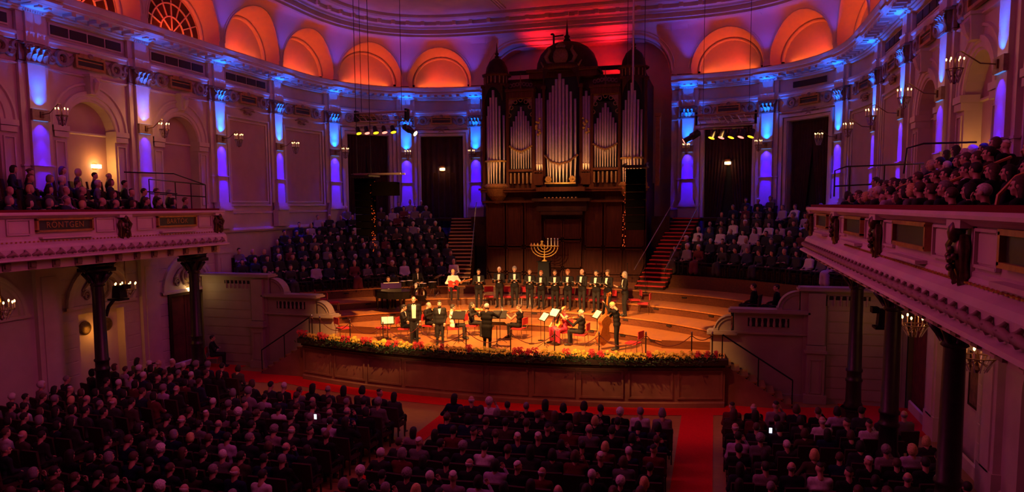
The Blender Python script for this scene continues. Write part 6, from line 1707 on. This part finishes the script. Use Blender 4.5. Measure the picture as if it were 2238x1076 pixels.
for q, x in enumerate(xs_):
    ph = (q//2) % 2 if x < -1.5 else rnd.random() > .5
    c = 'yellow' if ph else 'red'
    mb_, gf = PL[(c, rnd.randrange(3))]
    t = thing('poinsettia', '%s poinsettia in the flower border of the stage edge, %s plant from the %s end' % (c, ORD[min(q, len(xs_)-1-q)], 'left' if q <= len(xs_)-1-q else 'right'), 'plant', (x, front_y(x)-.10, ST+.05), rnd.uniform(-.5, .5), 'poinsettias along the stage edge'); t.scale = (1.2, 1.2, 1.2)
    ob('bracts', mb_, t); ob('foliage', gf, t)
m = MB(); xx = np.linspace(-8.1, 8.1, 40)
m.grid([[(x, front_y(x)+d, z) for x in xx] for d, z in ((.06, ST), (.06, ST+.12), (-.24, ST+.12), (-.24, ST-.06), (-.02, ST-.06))])
tag(m.build('flower_trough', MT['trough']), 'long dark trough holding the flowers along the stage edge', 'trough')
# ------------------------------------------------------------------ menorah on a draped pedestal
Mp = at(1190, 600, 'y', 33.6); ztop = at(1190, 571, 'y', 33.6).z
pd = thing('pedestal', 'tall black draped pedestal under the golden menorah', 'pedestal', (Mp.x, 33.6, 2.9))
MB().box((0, 0, (ztop-2.9)/2), (.62, .5, ztop-2.9), top=.86).build('drape', MT['black'], pd)
MB().box((0, 0, ztop-2.9-.02), (.66, .54, .04)).build('top_board', MT['black'], pd)
mn = thing('menorah', 'large golden nine-branched menorah with candles on a black pedestal', 'menorah', (Mp.x, 33.6, ztop), 0.0)
MB().lathe([(.14, 0), (.12, .03), (.03, .08), (.025, .2), (.05, .24), (.025, .28), (.025, .72), (.05, .75), (.03, .8)], 10).build('stem', MT['gold_paint'], mn, True)
for k, r in enumerate((.17, .34, .51, .66)):
    for sx in (-1, 1):
        pts = [(sx*r*math.sin(t), 0, .70-.50*(r/.66)*math.cos(t)) for t in np.linspace(0, PI/2, 9)]
        br = MB().tube(pts, .02, 6).build('branch', MT['gold_paint'], mn)
        for t in (.5, 1.0, 1.4): MB().ball((sx*r*math.sin(t), 0, .70-.50*(r/.66)*math.cos(t)), .032, 6, 4).build('knop', MT['gold_paint'], br)
MB().box((0, 0, .74), (1.44, .08, .035)).build('crossbar', MT['gold_paint'], mn)
for sx in (-1, 1):
    for k, r in enumerate((.17, .34, .51, .66)):
        if sx > 0:
            c = MB().lathe([(.03, .76), (.03, 1.02)], 8, (sx*r, 0, 0), cap=True).build('candle', MT['candle'], mn); MB().ball((sx*r, 0, 1.08), (.04, .04, .05), 6, 5).build('bulb', MT['paper'], c)
        else:
            MB().lathe([(.075, .76), (.03, .84), (.005, .89)], 8, (sx*r, 0, 0)).build('candle_cup', MT['gold_paint'], mn)
m = MB().lathe([(.03, .76), (.09, .82), (.03, .88), (.08, .96), (.03, 1.0)], 8, (-.12, -.02, 0)).build('servant_light', MT['gold_paint'], mn, True)
light('SPOT', 'menorah_spot', (0, 22, 14), (1, .6, .2), 4000, (Mp.x, 33.6, ztop+.6), .1, angle=5, blend=.5)
# ------------------------------------------------------------------ technicians, usher, railings and small things
for q, (x, y, rz, lb) in enumerate(((9.0, 27.4, R_(75), 'technician in black seated at the mixing desk, left of the pair'), (9.75, 27.2, R_(75), 'technician in black seated at the mixing desk, right of the pair'))):
    person_seated((x, y, 2.5), rz, lb, None, q=q*2, cloth=('black', (.01, .01, .012)), hair=('short', 'dark'))
    tag(ob('stalls_chair', CHAIR, None, (x, y, 2.5), rz), 'dark chair under the technician, %s of the pair' % ('left' if q == 0 else 'right'), 'chair')
mx = thing('mixing_desk', 'black mixing desk with cables behind the right stage wall', 'mixing desk', (8.9, 26.75, 2.2))
m = MB(); m.box((0, 0, .68), (1.4, .6, .12), rx=.12); m.build('console', MT['black'], mx)
for sx in (-1, 1): MB().box((sx*.6, 0, .32), (.06, .5, .64)).build('leg', MT['black'], mx)
for q in range(12): MB().box((-.6+.11*q, -.05, .75), (.03, .3, .02)).build('fader_strip', MT['alu'], mx)
U0 = Vector((-12.9, 25.15, 0))
person_seated(U0, -1.1, 'person in dark suit seated alone by the left wall near the door', None, q=5, cloth=('dark suit', (.02, .016, .02)), hair=('short', 'dark'))
stc = stage_chair(U0, -1.1, 'chair under the lone person by the left wall')
def rail_frame(name, label, pts, posts, mt='iron', r=.022):
    t = thing(name, label, 'railing', (0, 0, 0))
    for pl_ in pts: MB().tube(pl_, r, 6).build('rail', MT[mt], t)
    for a, b in posts: MB().tube([a, b], r, 6).build('post', MT[mt], t)
yb_ = BEND-.35
rail_frame('safety_railing', 'black tubular safety railing at the end of the left balcony', [[(-10.75, yb_, 7.65), (-13.3, yb_, 7.9)], [(-10.75, yb_, 7.2), (-13.3, yb_, 7.35)], [(-10.75, yb_, 7.65), (-10.75, 20.9, 8.0), (-12.2, 20.2, 8.05)], [(-10.9, 21.2, 7.3), (-12.2, 20.9, 7.4)]], [((-10.75, yb_, 6.0), (-10.75, yb_, 7.65)), ((-11.4, yb_, 6.0), (-11.4, yb_, 7.72)), ((-12.1, yb_, 6.4), (-12.1, yb_, 7.78)), ((-13.3, yb_, 6.6), (-13.3, yb_, 7.9))])
rail_frame('safety_railing', 'black tubular safety railing at the end of the right balcony', [[(10.9, yb_, 7.0), (10.9, yb_, 7.75), (11.2, yb_, 7.86), (13.2, yb_, 7.9)], [(11.9, 19.0, 7.5), (11.95, 19.0, 8.1), (12.3, 19.0, 8.2), (13.4, 19.0, 8.2)], [(10.9, yb_, 7.3), (13.2, yb_, 7.4)]], [((11.3, yb_, 6.0), (11.3, yb_, 7.85)), ((12.2, yb_, 6.4), (12.2, yb_, 7.88)), ((13.1, yb_, 6.6), (13.1, yb_, 7.9))])
for q, (x, y, z) in enumerate(((11.3, 14.6, 6.1), (11.35, 18.4, 6.1), (11.3, 11.5, 6.1))):
    rail_frame('grab_rail', 'curved wooden grab rail among the right balcony seats, %s from the stage' % ORD[[1, 0, 2][q]], [[(x, y, z), (x+.1, y, z+.8), (x+.3, y, z+1.05), (x+1.3, y, z+1.5)]], [], 'spruce', .03)
lp = thing('floor_lamp_box', 'small lit white lamp box standing before the stage front', 'lamp', (at(1122, 874, 'z', 0)))
MB().box((0, .1, .30), (.28, .12, .05)).build('light_bar', MT['lamp_white'], lp); MB().box((0, .1, .38), (.26, .12, .03)).build('light_bar', MT['lamp_white'], lp); MB().box((0, .1, .14), (.10, .08, .28)).build('post', MT['black'], lp)
for q, (x, y, z, lb) in enumerate(((-1.95, 15.95, 1.25, 'lit phone screen held up in the inner left stalls, brighter one'), (-2.4, 16.05, 1.32, 'phone with a bluish screen held up in the inner left stalls'), (9.0, 18.25, 1.2, 'lit phone held in the right stalls'))):
    ph = thing('phone', lb, 'phone', (x, y, z), .1); MB().box((0, 0, 0), (.08, .012, .15)).build('case', MT['black'], ph); MB().box((0, -.008, 0), (.07, .004, .13)).build('display', MT['screen'], ph)
